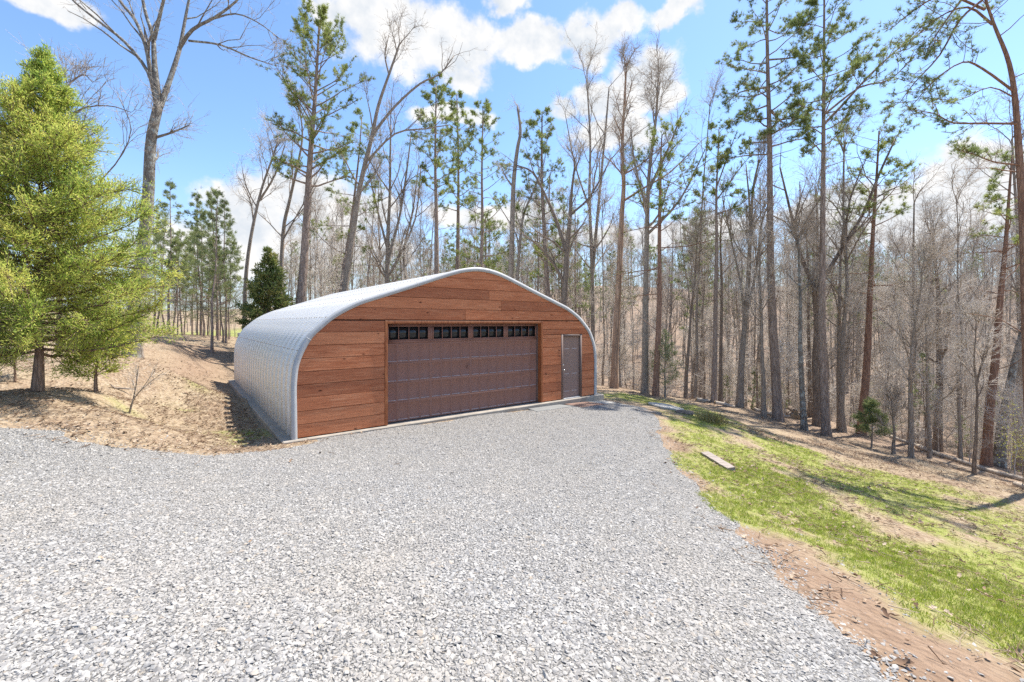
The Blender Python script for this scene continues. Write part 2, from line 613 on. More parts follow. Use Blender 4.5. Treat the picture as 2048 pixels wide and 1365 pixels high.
def axis(lo, hi, step, far_lo, far_hi):
    a = list(np.arange(lo, hi, step))
    s = step
    x = lo
    left = []
    while x > far_lo:
        s *= 1.13
        x -= s
        left.append(x)
    s = step
    x = a[-1]
    right = []
    while x < far_hi:
        s *= 1.13
        x += s
        right.append(x)
    return np.array(left[::-1] + a + right)


XS = axis(-13, 15, .14, -900, 900)
YS = axis(.6, 21, .14, -500, 1200)
GX, GY = np.meshgrid(XS, YS)
GZ = ground_z(GX, GY)
inside = in_poly(GX, GY, GFOOT) > .3
GZ = np.where(inside, -.3, GZ)


def pxpoly(pts):
    out = []
    for px, py in pts:
        h = hit(px, py)
        out.append((h.x, h.y))
    return out


GRASS = pxpoly([(1372, 838), (1440, 868), (1510, 905), (1590, 965), (1680, 1035), (1780, 1085), (1900, 1105), (2048, 1120)]) + [(7.5, 3.0), (4.6, 1.2)] + \
    pxpoly([(2020, 1320), (1900, 1240), (1760, 1140), (1640, 1085), (1540, 1050), (1470, 1010), (1400, 930), (1385, 890)])
YARD = pxpoly([(1200, 782), (1300, 795), (1420, 822), (1560, 880), (1700, 925), (1850, 970), (2048, 1015), (2048, 1120), (1780, 1085), (1680, 1035), (1590, 965), (1510, 905), (1440, 868), (1372, 838), (1300, 805), (1205, 792)])
DIRT = [(3.0, 11.5), (3.9, 11.8), (4.2, 9.5), (3.75, 8), (3.3, 6.5), (2.9, 5), (3.0, 4), (3.3, 2.4), (3.4, 0), (1.8, 0), (1.8, 3), (2.2, 5), (2.6, 7), (3.0, 9)]
BARE = pxpoly([(330, 690), (400, 690), (465, 700), (462, 740), (400, 760), (340, 740)])
MOSS = [gp(-2.5, .3), gp(-3.3, .2), gp(-3.3, 4.5), gp(-2.6, 4.5)]
PATCH = pxpoly([(180, 800), (260, 815), (330, 850), (420, 870), (450, 840), (410, 800), (395, 770), (370, 800), (300, 810)])


def soft(s, wdt):
    return np.clip(s / wdt * .5 + .5, 0, 1)


def zones(x, y):
    """how much grass, bare earth and (the rest) fallen leaves lie on the ground"""
    n1 = fbm(x * .9, y * .9, 4, 21); n2 = fbm(x * 2.5, y * 2.5, 3, 33)
    g = soft(in_poly(x, y, GRASS) + .22 + n1 * 1.2 + n2 * .5, .5) * np.clip(.85 + 2.0 * n2 + 1.0 * n1, .15, 1)
    yd = soft(in_poly(x, y, YARD) + n1 * 1.6, .8) * np.clip(.5 + 1.7 * n1 + 1.2 * n2, .05, .9)
    ms = soft(in_poly(x, y, MOSS) + n1, .4) * np.clip(.25 + 2.2 * n1 + n2, 0, .8)
    pt = soft(in_poly(x, y, PATCH) + n1 * 1.5, .6) * np.clip(.15 + 2.0 * n1 + n2, 0, .5)
    grass = np.maximum.reduce([g, yd, ms, pt])
    d1 = soft(in_poly(x, y, DIRT) + n1 * .7, .4)
    d2 = soft(in_poly(x, y, BARE) + n1 * 1.5, .8) * .8
    dirt = np.clip(np.maximum(d1, d2) - grass, 0, 1)
    return grass, dirt


gr_, di_ = zones(GX, GY)
far = np.hypot(GX, GY) > 60
gr_ = np.where(far, 0, gr_); di_ = np.where(far, 0, di_)
# the open meadow far off behind the young pines
MEADOW = [(-34, 44), (-14, 50), (-18, 90), (-60, 100), (-80, 60)]
gr_ = np.maximum(gr_, soft(in_poly(GX, GY, MEADOW), 6) * .6)

ny, nx = GX.shape
g = Geo()
ii = np.arange(ny * nx).reshape(ny, nx)
g.add(np.stack([GX, GY, GZ], -1).reshape(-1, 3), np.stack([ii[:-1, :-1], ii[:-1, 1:], ii[1:, 1:], ii[1:, :-1]], -1).reshape(-1, 4))

m, t, b = principled('ground_mat', rough=.95, spec=.1)
geo_p = t.n('ShaderNodeNewGeometry').outputs['Position']
at = t.n('ShaderNodeAttribute', {'attribute_name': 'zone'})
sp = t.n('ShaderNodeSeparateColor', None, i0=at.outputs['Color'])
n1 = t.noise(geo_p, 3.0, 8, .7)
n2 = t.noise(geo_p, 22.0, 5, .7)
n3 = t.noise(geo_p, 0.7, 4, .6)
vor = t.n('ShaderNodeTexVoronoi', None, Vector=geo_p, Scale=17.0)
leafc = t.ramp(t.n('ShaderNodeSeparateColor', None, i0=vor.outputs['Color']).outputs[0],
               [(0, (0.126, 0.078, 0.056)), (.25, (0.227, 0.156, 0.109)), (.55, (0.302, 0.222, 0.159)), (.8, (0.359, 0.276, 0.204)), (1, (0.403, 0.33, 0.254))])
tan = t.mix(t.ramp(n3, [(.35, 0.0), (.65, 1.0)]), (.33, .24, .155), (.42, .34, .215))
litter = t.mix(t.ramp(n2, [(.42, .25), (.6, .8)]), tan, leafc)
dirtc = t.mix(t.ramp(n1, [(.3, 0.0), (.7, 1.0)]), (.205, .135, .092), (.345, .245, .172))
dirtc = t.mix(t.ramp(n2, [(.55, 0.0), (.75, .7)]), dirtc, (.22, .13, .085))
grc = t.mix(t.ramp(n1, [(.3, 0.0), (.7, 1.0)]), (.21, .25, .05), (.35, .345, .125))
grc = t.mix(t.ramp(n2, [(.5, 0.0), (.66, .7)]), grc, (.38, .30, .17))
litter = t.mix(t.math('MULTIPLY', sp.outputs[2], .7), litter, t.mix(n2, (.20, .14, .105), (.38, .28, .215)))
c = t.mix(sp.outputs[1], litter, dirtc)
c = t.mix(t.ramp(t.math('ADD', sp.outputs[0], t.math('MULTIPLY', t.math('SUBTRACT', n2, .5), .6)), [(.06, 0.0), (.55, 1.0)]), c, grc)
t.set(b, 'Base Color', c)
bump(t, b, t.math('ADD', t.math('MULTIPLY', n2, .7), vor.outputs['Distance']), .8, .05)
M['ground'] = m
ground = g.build('ground', m, smooth=True)
ca = ground.data.color_attributes.new('zone', 'FLOAT_COLOR', 'POINT')
zc = np.zeros((ny * nx, 4), np.float32)
WOODS = [(3, 21), (8, 21), (12, 19), (16.5, 15), (20, 11), (60, -20), (400, -60), (400, 500), (-10, 500), (-8, 28)]
zc[:, 0] = gr_.ravel(); zc[:, 1] = di_.ravel(); zc[:, 3] = 1
zc[:, 2] = soft(in_poly(GX, GY, WOODS) + 3 * fbm(GX * .3, GY * .3, 3, 90), 2.5).ravel()
ca.data.foreach_set('color', zc.ravel())
tag(ground, kind='structure')

# gravel drive: its own sheet, dipping under the soil at the rim
gxs = np.concatenate([np.arange(-40, -11, 1.0), np.arange(-11, 4.8, .1)])
gys = np.concatenate([np.arange(-9, .8, .7), np.arange(.8, 16, .1)])
ax, ay = np.meshgrid(gxs, gys)
sd = in_poly(ax, ay, GRAV) + .55 * fbm(ax * 1.3, ay * 1.3, 4, 50)
az = ground_z(ax, ay) + np.clip(sd * .12, -.06, .035) + .022 * fbm(ax * 1.1, ay * 1.1, 3, 12) + .012 * fbm(ax * 4, ay * 4, 2, 15)
az = np.minimum(az, np.where(in_poly(ax, ay, GFOOT) > -.35, -.025, 9))
ids = np.arange(ax.size).reshape(ax.shape)
q = np.stack([ids[:-1, :-1], ids[:-1, 1:], ids[1:, 1:], ids[1:, :-1]], -1).reshape(-1, 4)
q = q[(sd.ravel()[q].max(1) > -.4)]
g = Geo()
g.add(np.stack([ax, ay, az], -1).reshape(-1, 3), q)
m, t, b = principled('gravel_mat', rough=.9, spec=.2)
geo_p = t.n('ShaderNodeNewGeometry').outputs['Position']
vor = t.n('ShaderNodeTexVoronoi', None, Vector=geo_p, Scale=34.0)
ved = t.n('ShaderNodeTexVoronoi', {'feature': 'DISTANCE_TO_EDGE'}, Vector=geo_p, Scale=34.0)
rc = t.n('ShaderNodeSeparateColor', None, i0=vor.outputs['Color'])
c = t.ramp(rc.outputs[0], [(0, (.23, .222, .21)), (.3, (.31, .297, .28)), (.7, (.385, .368, .344)), (1, (.43, .412, .385))])
c = t.mix(t.ramp(ved.outputs['Distance'], [(0.0, .6), (.14, 0.0)]), c, (.14, .133, .124))
big = t.noise(geo_p, .8, 4, .6)
c = t.mix(t.ramp(big, [(.45, 0.0), (.75, .3)]), c, (0.31, 0.285, 0.236))
t.set(b, 'Base Color', c)
hgt = t.math('ADD', t.ramp(ved.outputs['Distance'], [(0.0, 0.0), (.3, 1.0)]), t.math('MULTIPLY', rc.outputs[1], 1.2))
bump(t, b, hgt, .8, .025)
M['gravel'] = m
drive = g.build('gravel_drive', m, smooth=True)
tag(drive, kind='structure')


# ------------------------------------------------------------------ scattered ground cover
def scatter(name, pts, rot, scl, idx, objs):
    me = bpy.data.meshes.new(name)
    me.vertices.add(len(pts))
    me.vertices.foreach_set('co', np.asarray(pts, np.float32).ravel())
    a = me.attributes.new('rot', 'FLOAT_VECTOR', 'POINT'); a.data.foreach_set('vector', np.asarray(rot, np.float32).ravel())
    a = me.attributes.new('scl', 'FLOAT', 'POINT'); a.data.foreach_set('value', np.asarray(scl, np.float32))
    a = me.attributes.new('idx', 'INT', 'POINT'); a.data.foreach_set('value', np.asarray(idx, np.int32))
    me.update()
    o = link(bpy.data.objects.new(name, me))
    gt = bpy.data.node_groups.new(name, 'GeometryNodeTree')
    gt.interface.new_socket('Geometry', in_out='INPUT', socket_type='NodeSocketGeometry')
    gt.interface.new_socket('Geometry', in_out='OUTPUT', socket_type='NodeSocketGeometry')
    N = gt.nodes
    gi = N.new('NodeGroupInput'); go = N.new('NodeGroupOutput')
    ip = N.new('GeometryNodeInstanceOnPoints')
    jn = N.new('GeometryNodeJoinGeometry')
    for ob in objs:
        oi = N.new('GeometryNodeObjectInfo')
        oi.inputs['Object'].default_value = ob
        oi.inputs['As Instance'].default_value = True
        gt.links.new(oi.outputs['Geometry'], jn.inputs[0])

    def att(nm, typ):
        n = N.new('GeometryNodeInputNamedAttribute')
        n.data_type = typ
        n.inputs['Name'].default_value = nm
        return n.outputs[0]
    gt.links.new(gi.outputs[0], ip.inputs['Points'])
    gt.links.new(jn.outputs[0], ip.inputs['Instance'])
    ip.inputs['Pick Instance'].default_value = True
    gt.links.new(att('idx', 'INT'), ip.inputs['Instance Index'])
    e2r = N.new('FunctionNodeEulerToRotation')
    gt.links.new(att('rot', 'FLOAT_VECTOR'), e2r.inputs[0])
    gt.links.new(e2r.outputs[0], ip.inputs['Rotation'])
    gt.links.new(att('scl', 'FLOAT'), ip.inputs['Scale'])
    gt.links.new(ip.outputs[0], go.inputs[0])
    md = o.modifiers.new('scatter', 'NODES')
    md.node_group = gt
    return o


rng = np.random.default_rng(7)
# stones
m, t, b = principled('stone', rough=.85, spec=.25)
c = t.ramp(obj_rand(t), [(0, (.15, .144, .14)), (.12, (.235, .226, .217)), (.3, (.30, .288, .272)), (.7, (.37, .355, .331)), (.94, (.44, .42, .388)), (.975, (.31, .258, .205)), (1, (.39, .34, .27))])
sn = t.noise(obj_coord(t), 2.5, 4, .6)
c = t.mix(t.ramp(sn, [(.4, 0.0), (.7, .25)]), c, (0.26, 0.26, 0.267))
gp_ = t.n('ShaderNodeNewGeometry').outputs['Position']
fines = t.noise(gp_, .9, 5, .65)
c = t.mix(t.ramp(fines, [(.42, 0.0), (.68, .55)]), c, (.36, .325, .28))
t.set(b, 'Base Color', c)
M['stone'] = m
stones = []
for k in range(7):
    rk = random.Random(40 + k)
    bm = bmesh.new()
    for _ in range(13):
        v = Vector((rk.gauss(0, 1), rk.gauss(0, 1), rk.gauss(0, 1))).normalized()
        bm.verts.new((v.x * rk.uniform(.8, 1.15) * rk.uniform(.8, 1.1), v.y * .75, v.z * .42))
    bmesh.ops.convex_hull(bm, input=bm.verts[:])
    for v in [v for v in bm.verts if not v.link_faces]:
        bm.verts.remove(v)
    me = bpy.data.meshes.new('stone')
    bm.to_mesh(me); bm.free()
    me.materials.append(M['stone'])
    stones.append(bpy.data.objects.new('stone', me))
P = []
for (y0, y1) in [(q * .5, q * .5 + .5) for q in range(2, 30)]:
    dens = 5000 * min(1, 2.6 / (y0 + .25)) ** 1.15
    xr0, xr1 = max(-1.25 * y1 - 1.2, -11.5), min(1.25 * y1 + .8, 4.8)
    n = int((y1 - y0) * (xr1 - xr0) * dens)
    x = rng.uniform(xr0, xr1, n); y = rng.uniform(y0, y1, n)
    P.append(np.stack([x, y], 1)[(x > -1.25 * y - 1.1) & (x < 1.25 * y + 1.1)])
P = np.concatenate(P)
s_ = in_poly(P[:, 0], P[:, 1], GRAV) + .55 * fbm(P[:, 0] * 1.3, P[:, 1] * 1.3, 4, 50)
# stones thin out over the rim; a few lie out on the soil
keep = rng.random(len(P)) < np.clip((s_ + .35) / .5, 0, 1) ** 1.6 + .02 * (s_ > -1.3) + .004 * (s_ > -2.2)
keep &= in_poly(P[:, 0], P[:, 1], GFOOT) < -.03
P = P[keep]; s_ = s_[keep]
zz = ground_z(P[:, 0], P[:, 1]) + np.clip(s_ * .12, -.0, .035) + .022 * fbm(P[:, 0] * 1.1, P[:, 1] * 1.1, 3, 12) + .012 * fbm(P[:, 0] * 4, P[:, 1] * 4, 2, 15)
zz = np.minimum(zz, np.where(in_poly(P[:, 0], P[:, 1], GFOOT) > -.35, -.025, 9))
n = len(P)
sc = np.clip(rng.lognormal(math.log(.0102), .42, n), .005, .029)
rot = np.stack([rng.normal(0, .24, n), rng.normal(0, .24, n), rng.uniform(0, 6.28, n)], 1)
tag(scatter('gravel', np.column_stack([P, zz + sc * .03]), rot, sc, rng.integers(0, 7, n), stones), kind='stuff')
print('stones', n)

# fallen leaves
m, t, b = principled('fallen_leaf', rough=.8, spec=.15)
c = t.ramp(obj_rand(t), [(0, (0.102, 0.0594, 0.039)), (.2, (0.197, 0.122, 0.078)), (.5, (0.292, 0.205, 0.137)), (.75, (0.367, 0.277, 0.195)), (1, (0.442, 0.356, 0.273))])
t.set(b, 'Base Color', c)
M['fallen_leaf'] = m
leaves = []
for k in range(4):
    rk = random.Random(60 + k)
    out = [(-.5, 0), (-.28, .2), (0, .16), (.12, .27), (.3, .12), (.55, .02), (.28, -.16), (.1, -.25), (-.05, -.14), (-.3, -.22)]
    ctr = (0, 0, -.06)
    vs = [ctr] + [(x * rk.uniform(.85, 1.1), y * rk.uniform(.8, 1.2), rk.uniform(-.03, .17) + abs(y) * .3) for x, y in out]
    g = Geo()
    g.add(vs, [(0, i, i % 10 + 1, i % 10 + 1) for i in range(1, 11)])
    leaves.append(bpy.data.objects.new('leaf', g.mesh('leaf', [M['fallen_leaf']])))
for k in range(3):
    rk = np.random.default_rng(66 + k)
    g = Geo()
    w0 = np.cumsum(np.column_stack([np.full(5, .9), rk.normal(0, .35, 5), np.abs(rk.normal(0, .06, 5))]), 0) - np.array([2.2, 0, .05])
    w0 = w0 * .6
    g.tube(w0, np.linspace(.06, .02, 5), 4)
    g.tube([w0[2], w0[2] + np.array([.36, .42, .06])], [.035, .018], 4)
    leaves.append(bpy.data.objects.new('stick', g.mesh('stick', [M['fallen_leaf']])))
P = []
for x0, x1, y0, y1, n in [(-13, -3, 6.5, 14, 15000), (-26, -9, 11, 34, 16000), (2, 9, 2.0, 12, 9500), (6, 20, 5, 15, 13000), (3, 26, 13, 26, 26000), (5, 40, 24, 42, 22000), (-4, 4.5, 2, 14, 130)]:
    P.append(np.stack([rng.uniform(x0, x1, n), rng.uniform(y0, y1, n)], 1))
P = np.concatenate(P)
sg = in_poly(P[:, 0], P[:, 1], GRAV)
gg, dd = zones(P[:, 0], P[:, 1])
clump = fbm(P[:, 0] * .8, P[:, 1] * .8, 4, 77)
pr = np.clip(.45 + 2.2 * clump, .04, 1) * (1 - .5 * np.clip(gg * 1.3, 0, 1)) * (1 - .15 * dd)
# a drift of leaves lies in the ditch beside the building
tloc = (P - P0) @ TD; sloc = (P - P0) @ SD
pr = np.where((tloc < -2.2) & (tloc > -3.9) & (sloc > 0) & (sloc < 13), 1.0, pr)
pr = np.where(sg > .25, .011, np.where(sg > -.1, pr * .35, pr))
pr = np.where((np.abs(P[:, 0]) < 5) & (sg > .25) & (rng.random(len(P)) < .3), pr * 2, pr)
keep = (rng.random(len(P)) < pr) & (in_poly(P[:, 0], P[:, 1], GFOOT) < -.02)
P = P[keep]; n = len(P); sg = sg[keep]
zz = ground_z(P[:, 0], P[:, 1]) + np.clip(sg * .12, 0, .035)
sc = rng.uniform(.045, .095, n)
rot = np.stack([rng.normal(0, .22, n), rng.normal(0, .22, n), rng.uniform(0, 6.28, n)], 1)
tag(scatter('fallen_leaves', np.column_stack([P, zz + .02]), rot, sc, np.where((rng.random(n) < .03) & (sg < -.3), rng.integers(4, 7, n), rng.integers(0, 4, n)), leaves), kind='stuff')

# grass
m, t, b = principled('grass_blade', rough=.6, spec=.2)
c = t.ramp(obj_rand(t), [(0, (.18, .26, .03)), (.45, (.31, .38, .05)), (.72, (.41, .43, .085)), (.88, (.44, .40, .18)), (1, (.50, .42, .28))])
t.set(b, 'Base Color', c)
tr = t.n('ShaderNodeBsdfTranslucent', None, Color=c)
mx = t.n('ShaderNodeMixShader', None, i0=.35, i1=b.outputs[0], i2=tr.outputs[0])
t.t.links.new(mx.outputs[0], [q for q in t.t.nodes if q.type == 'OUTPUT_MATERIAL'][0].inputs[0])
M['grass'] = m
tufts = []
for k in range(5):
    rk = np.random.default_rng(80 + k)
    nb = 12
    p = np.column_stack([rk.normal(0, .45, nb), rk.normal(0, .45, nb), np.zeros(nb)])
    d = np.column_stack([rk.normal(0, .55, nb), rk.normal(0, .55, nb), np.ones(nb)])
    d /= np.linalg.norm(d, axis=1, keepdims=True)
    a = rk.uniform(0, 6.28, nb)
    g = Geo()
    g.blades(p, d, np.column_stack([np.cos(a), np.sin(a), np.zeros(nb)]), rk.uniform(.5, 1.2, nb), .11)
    tufts.append(bpy.data.objects.new('tuft', g.mesh('tuft', [m])))
P = []
for x0, x1, y0, y1, n in [(2, 6, 2.2, 9, 26000), (4, 16, 3, 16, 42000), (2.5, 14, 9, 22, 24000), (-13, -4, 7, 16, 9000)]:
    P.append(np.stack([rng.uniform(x0, x1, n), rng.uniform(y0, y1, n)], 1))
P = np.concatenate(P)
gg, dd = zones(P[:, 0], P[:, 1])
keep = (rng.random(len(P)) < np.clip(gg * 1.0 - .12, 0, 1)) & (in_poly(P[:, 0], P[:, 1], GRAV) < .1) & (in_poly(P[:, 0], P[:, 1], GFOOT) < -.02)
P = P[keep]; n = len(P)
rot = np.stack([rng.normal(0, .15, n), rng.normal(0, .15, n), rng.uniform(0, 6.28, n)], 1)
tag(scatter('grass', np.column_stack([P, ground_z(P[:, 0], P[:, 1]) - .003]), rot, rng.uniform(.022, .056, n), rng.integers(0, 5, n), tufts), kind='stuff')
print('grass', n)
# ------------------------------------------------------------------ the workshop
m, t, b = principled('wood', rough=.75, spec=.15)
oc = obj_coord(t); rnd = obj_rand(t)
off = t.n('ShaderNodeCombineXYZ', None, i0=t.math('MULTIPLY', rnd, 37.0), i1=t.math('MULTIPLY', rnd, 11.0), i2=t.math('MULTIPLY', rnd, 5.0))
vv = t.vmath('ADD', oc, off.outputs[0])
grain = t.noise(t.mapping(vv, (1.1, 1, 26)), 2.2, 8, .68, .6)
broad = t.noise(t.mapping(vv, (.55, 1, 3.5)), 2.0, 4, .6)
c = t.ramp(t.math('ADD', t.math('MULTIPLY', grain, .75), t.math('MULTIPLY', broad, .3)),
           [(.28, (.17, .05, .022)), (.43, (.40, .13, .058)), (.56, (.54, .20, .095)), (.72, (.68, .33, .18))])
c = t.mix(t.ramp(rnd, [(0, .42), (.4, 0.0), (1, 0.0)]), c, (.18, .06, .034))
c = t.mix(t.ramp(rnd, [(0, 0.0), (.6, 0.0), (1, .35)]), c, (.60, .26, .13))
kv = t.n('ShaderNodeTexVoronoi', None, Vector=t.mapping(vv, (1.0, .1, 2.3)), Scale=1.75)
kd = t.math('ADD', kv.outputs['Distance'], t.math('MULTIPLY', t.math('SUBTRACT', t.noise(vv, 30.0, 3, .6), .5), .05))
c = t.mix(t.ramp(kd, [(.04, .95), (.10, .0)]), c, (.075, .022, .012))
sv = t.noise(t.mapping(vv, (2.2, 1, 17)), 1.5, 6, .7, 1.0)
c = t.mix(t.ramp(sv, [(.63, 0.0), (.72, .6)]), c, (.60, .34, .21))
t.set(b, 'Base Color', c)
bump(t, b, t.math('SUBTRACT', grain, t.math('MULTIPLY', t.ramp(kd, [(.03, 1.0), (.09, 0.0)]), .4)), .45, .012)
M['wood'] = m
m, t, b = principled('wood_trim', rough=.55)
oc = obj_coord(t)
grain = t.noise(t.mapping(oc, (9, 9, 1.2)), 2.5, 7, .65, .5)
t.set(b, 'Base Color', t.ramp(grain, [(.3, (0.182, 0.0455, 0.014)), (.5, (0.336, 0.105, 0.035)), (.7, (0.434, 0.168, 0.063))]))
bump(t, b, grain, .3, .008)
M['wood_trim'] = m
m, t, b = principled('backing', (.05, .022, .014), .9)
M['backing'] = m


def painted(name, col, rough=.5, var=.12):
    m, t, b = principled(name, col, rough)
    n = t.noise(t.mapping(obj_coord(t), (1, 1, 1.6)), 2.3, 6, .65)
    n2 = t.noise(obj_coord(t), 60.0, 3, .6)
    c = t.mix(t.ramp(n, [(.35, 0.0), (.7, 1.0)]), tuple(x * (1 - var) for x in col), tuple(min(1, x * (1 + var)) for x in col))
    t.set(b, 'Base Color', c)
    t.set(b, 'Roughness', t.ramp(n, [(.3, rough - .08), (.7, rough + .1)]))
    bump(t, b, n2, .06, .002)
    return m


M['door_brown'] = painted('door_brown', (.245, .122, .092), .66, .02)
M['door_slab'] = painted('door_slab', (.27, .18, .148), .6, .05)
M['ledge_highlight'] = painted('ledge_highlight', (.55, .47, .42), .9, .15)  # pale colour standing in for light caught on the door ledges
M['frame_brown'] = painted('frame_brown', (.15, .105, .09), .6)
M['trim_white'] = painted('trim_white', (.42, .425, .43), .5, .06)
M['concrete'] = painted('concrete', (.34, .30, .25), .9, .25)
m, t, b = principled('steel', rough=.45, metal=.3)
n = t.noise(t.mapping(obj_coord(t), (3, .8, 3)), 1.4, 6, .65)
sp2 = t.noise(obj_coord(t), 45.0, 3, .6)
c = t.mix(t.ramp(n, [(.35, 0.0), (.7, 1.0)]), (.66, .645, .615), (.78, .765, .735))
oz = t.n('ShaderNodeSeparateXYZ', None, i0=obj_coord(t)).outputs[2]
grime = t.math('MULTIPLY', t.ramp(t.math('ADD', oz, t.math('MULTIPLY', n, .5)), [(.12, 1.0), (.75, 0.0)]), .5)
c = t.mix(grime, c, (.50, .42, .33))
t.set(b, 'Base Color', c)
t.set(b, 'Roughness', t.ramp(sp2, [(.3, .36), (.7, .5)]))
M['steel'] = m
M['bolt'] = painted('bolt', (.32, .30, .28), .6)
m, t, b = principled('pane_glass', (.012, .014, .016), .04, spec=.5)
M['glass'] = m
m, t, b = principled('nickel', (.75, .73, .68), .25, .95)
M['nickel'] = m
m, t, b = principled('rubber', (.03, .03, .03), .8)
M['rubber'] = m

HALF = [(4.75, -.02), (4.76, .6), (4.76, 1.2), (4.69, 1.67), (4.47, 2.14), (4.21, 2.42), (3.88, 2.69), (3.4, 2.95), (2.9, 3.13), (2.0, 3.44), (1.0, 3.79), (.5, 3.93), (0, 3.985)]


def catmull(pts, k=24):
    p = [np.array(q, float) for q in pts]
    p = [2 * p[0] - p[1]] + p + [np.array([-p[-2][0], p[-2][1]])]
    out = []
    for i in range(1, len(p) - 2):
        for j in range(k):
            u = j / k
            out.append(.5 * (2 * p[i] + (p[i + 1] - p[i - 1]) * u + (2 * p[i - 1] - 5 * p[i] + 4 * p[i + 1] - p[i + 2]) * u * u + (3 * p[i] - p[i - 1] - 3 * p[i + 1] + p[i + 2]) * u ** 3))
    out.append(p[-2])
    return np.array(out)


_h = catmull(HALF)
_full = np.concatenate([_h * np.array([-1, 1]), _h[::-1][1:]])
_sl = np.concatenate([[0], np.cumsum(np.linalg.norm(np.diff(_full, axis=0), axis=1))])


def resample(step):
    k = int(_sl[-1] / step)
    s = np.linspace(0, _sl[-1], k + 1)
    p = np.column_stack([np.interp(s, _sl, _full[:, 0]), np.interp(s, _sl, _full[:, 1])])
    d = np.gradient(p, axis=0)
    d /= np.linalg.norm(d, axis=1, keepdims=True)
    nrm = np.column_stack([-d[:, 1], d[:, 0]])      # outward
    return s, p, nrm


LEN, PITCH = 12.0, .5
shop = empty('arched_workshop', (GC[0], GC[1], 0), TH)
tag(shop, 'arched silver steel workshop with reddish wood plank front and brown overhead door', 'garage')

# concrete slab
g = box_bm((-4.94, -.11, -.42), (5.06, 12.25, -.012), .02)
bm_obj('slab', g, M['concrete'], shop)
# steel arches
s_, pr_, nr_ = resample(.02)
YP = [(0.0, 0), (.24, 0), (.29, 1), (.45, 1), (.50, 0)]
g = Geo()
cr = np.array([0, -.001, -.003])[np.arange(len(pr_)) % 3] * np.clip((pr_[:, 1] - .95) / .2, 0, 1)
rows = []
for yy, dp in YP:
    o = pr_ + nr_ * (cr - .15 * dp - .012)[:, None]
    rows.append(np.column_stack([o[:, 0], np.full(len(o), yy), o[:, 1]]))
V = np.stack(rows, 1)
nn, kk = V.shape[:2]
ids = np.arange(nn * kk).reshape(nn, kk)
g.add(V.reshape(-1, 3), np.stack([ids[:-1, :-1], ids[1:, :-1], ids[1:, 1:], ids[:-1, 1:]], -1).reshape(-1, 4))
arch_me = g.mesh('arch_panel', [M['steel']])
bs, bp, bn = resample(.92)
g = Geo()
for i in range(2, len(bp) - 2):
    for yy in (.02, .22):
        c0 = np.array([bp[i, 0], yy, bp[i, 1]])
        nv = np.array([bn[i, 0], 0, bn[i, 1]]); tv = np.array([bn[i, 1], 0, -bn[i, 0]])
        ring = [c0 - nv * .014 + (tv * math.cos(a) + np.array([0, 1, 0]) * math.sin(a)) * .010 for a in np.arange(4) * math.pi / 2]
        top = [q + nv * .022 for q in ring]
        g.add(ring + top, [(4, 5, 6, 7), (0, 1, 5, 4), (1, 2, 6, 5), (2, 3, 7, 6), (3, 0, 4, 7)])
bolt_me = g.mesh('bolt_rows', [M['bolt']])
for k in range(int(LEN / PITCH)):
    a = link(bpy.data.objects.new('arch_panel', arch_me), shop)
    a.location = (0, k * PITCH, 0)
    bo = link(bpy.data.objects.new('bolt_rows', bolt_me), a)
    bo['kind'] = 'stuff'
# back wall
s2, p2, n2_ = resample(.15)
inner = p2 - n2_ * .05
bm_obj('back_wall', prism([(x, z) for x, z in inner], LEN - .08, LEN - .04), M['steel'], shop)
# flashing round the front arch
s3, p3, n3_ = resample(.06)
g = Geo()
o1 = p3 + n3_ * .006; o2 = p3 - n3_ * .105
prof = [(o1, .03), (o1, -.034), (o2, -.034), (o2, -.005)]
V = np.stack([np.column_stack([o[:, 0], np.full(len(o), yy), o[:, 1]]) for o, yy in prof], 1)
ids = np.arange(V.shape[0] * 4).reshape(-1, 4)
g.add(V.reshape(-1, 3), np.stack([ids[:-1, :-1], ids[:-1, 1:], ids[1:, 1:], ids[1:, :-1]], -1).reshape(-1, 4))
g.build('arch_flashing', M['trim_white'], shop)
# overlapping joints of the flashing
for f_ in (.155, .36, .52, .70, .86):
    i = int(f_ * len(p3))
    c0 = p3[i] - n3_[i] * .05
    g = Geo()
    tv = np.array([n3_[i, 1], -n3_[i, 0]])
    q = [p3[i] + n3_[i] * .008 - tv * .008, p3[i] + n3_[i] * .008 + tv * .008, p3[i] - n3_[i] * .107 + tv * .008, p3[i] - n3_[i] * .107 - tv * .008]
    g.add([(x, -.037, z) for x, z in q] + [(x, -.02, z) for x, z in q], [(0, 1, 2, 3), (0, 4, 5, 1), (1, 5, 6, 2), (2, 6, 7, 3), (3, 7, 4, 0)])
    g.build('flashing_joint', M['trim_white'], shop)

# plank wall
inn = p3 - n3_ * .10
rh = inn[len(inn) // 2:]


def hw(z):
    zz = rh[::-1]
    o = np.argsort(zz[:, 1])
    return float(np.interp(z, zz[o, 1], zz[o, 0]))


ZTOP = float(rh[:, 1].max())
back = [(x, z) for x, z in (p3 - n3_ * .16)]
DL, DR, DT = -2.66, 2.24, 2.44           # clear opening of the overhead door
WL, WR, WT = 3.11, 4.05, 2.08            # outer frame of the walk door
rows_z = [.005 + .281 * k for k in range(16)]
rp = random.Random(11)


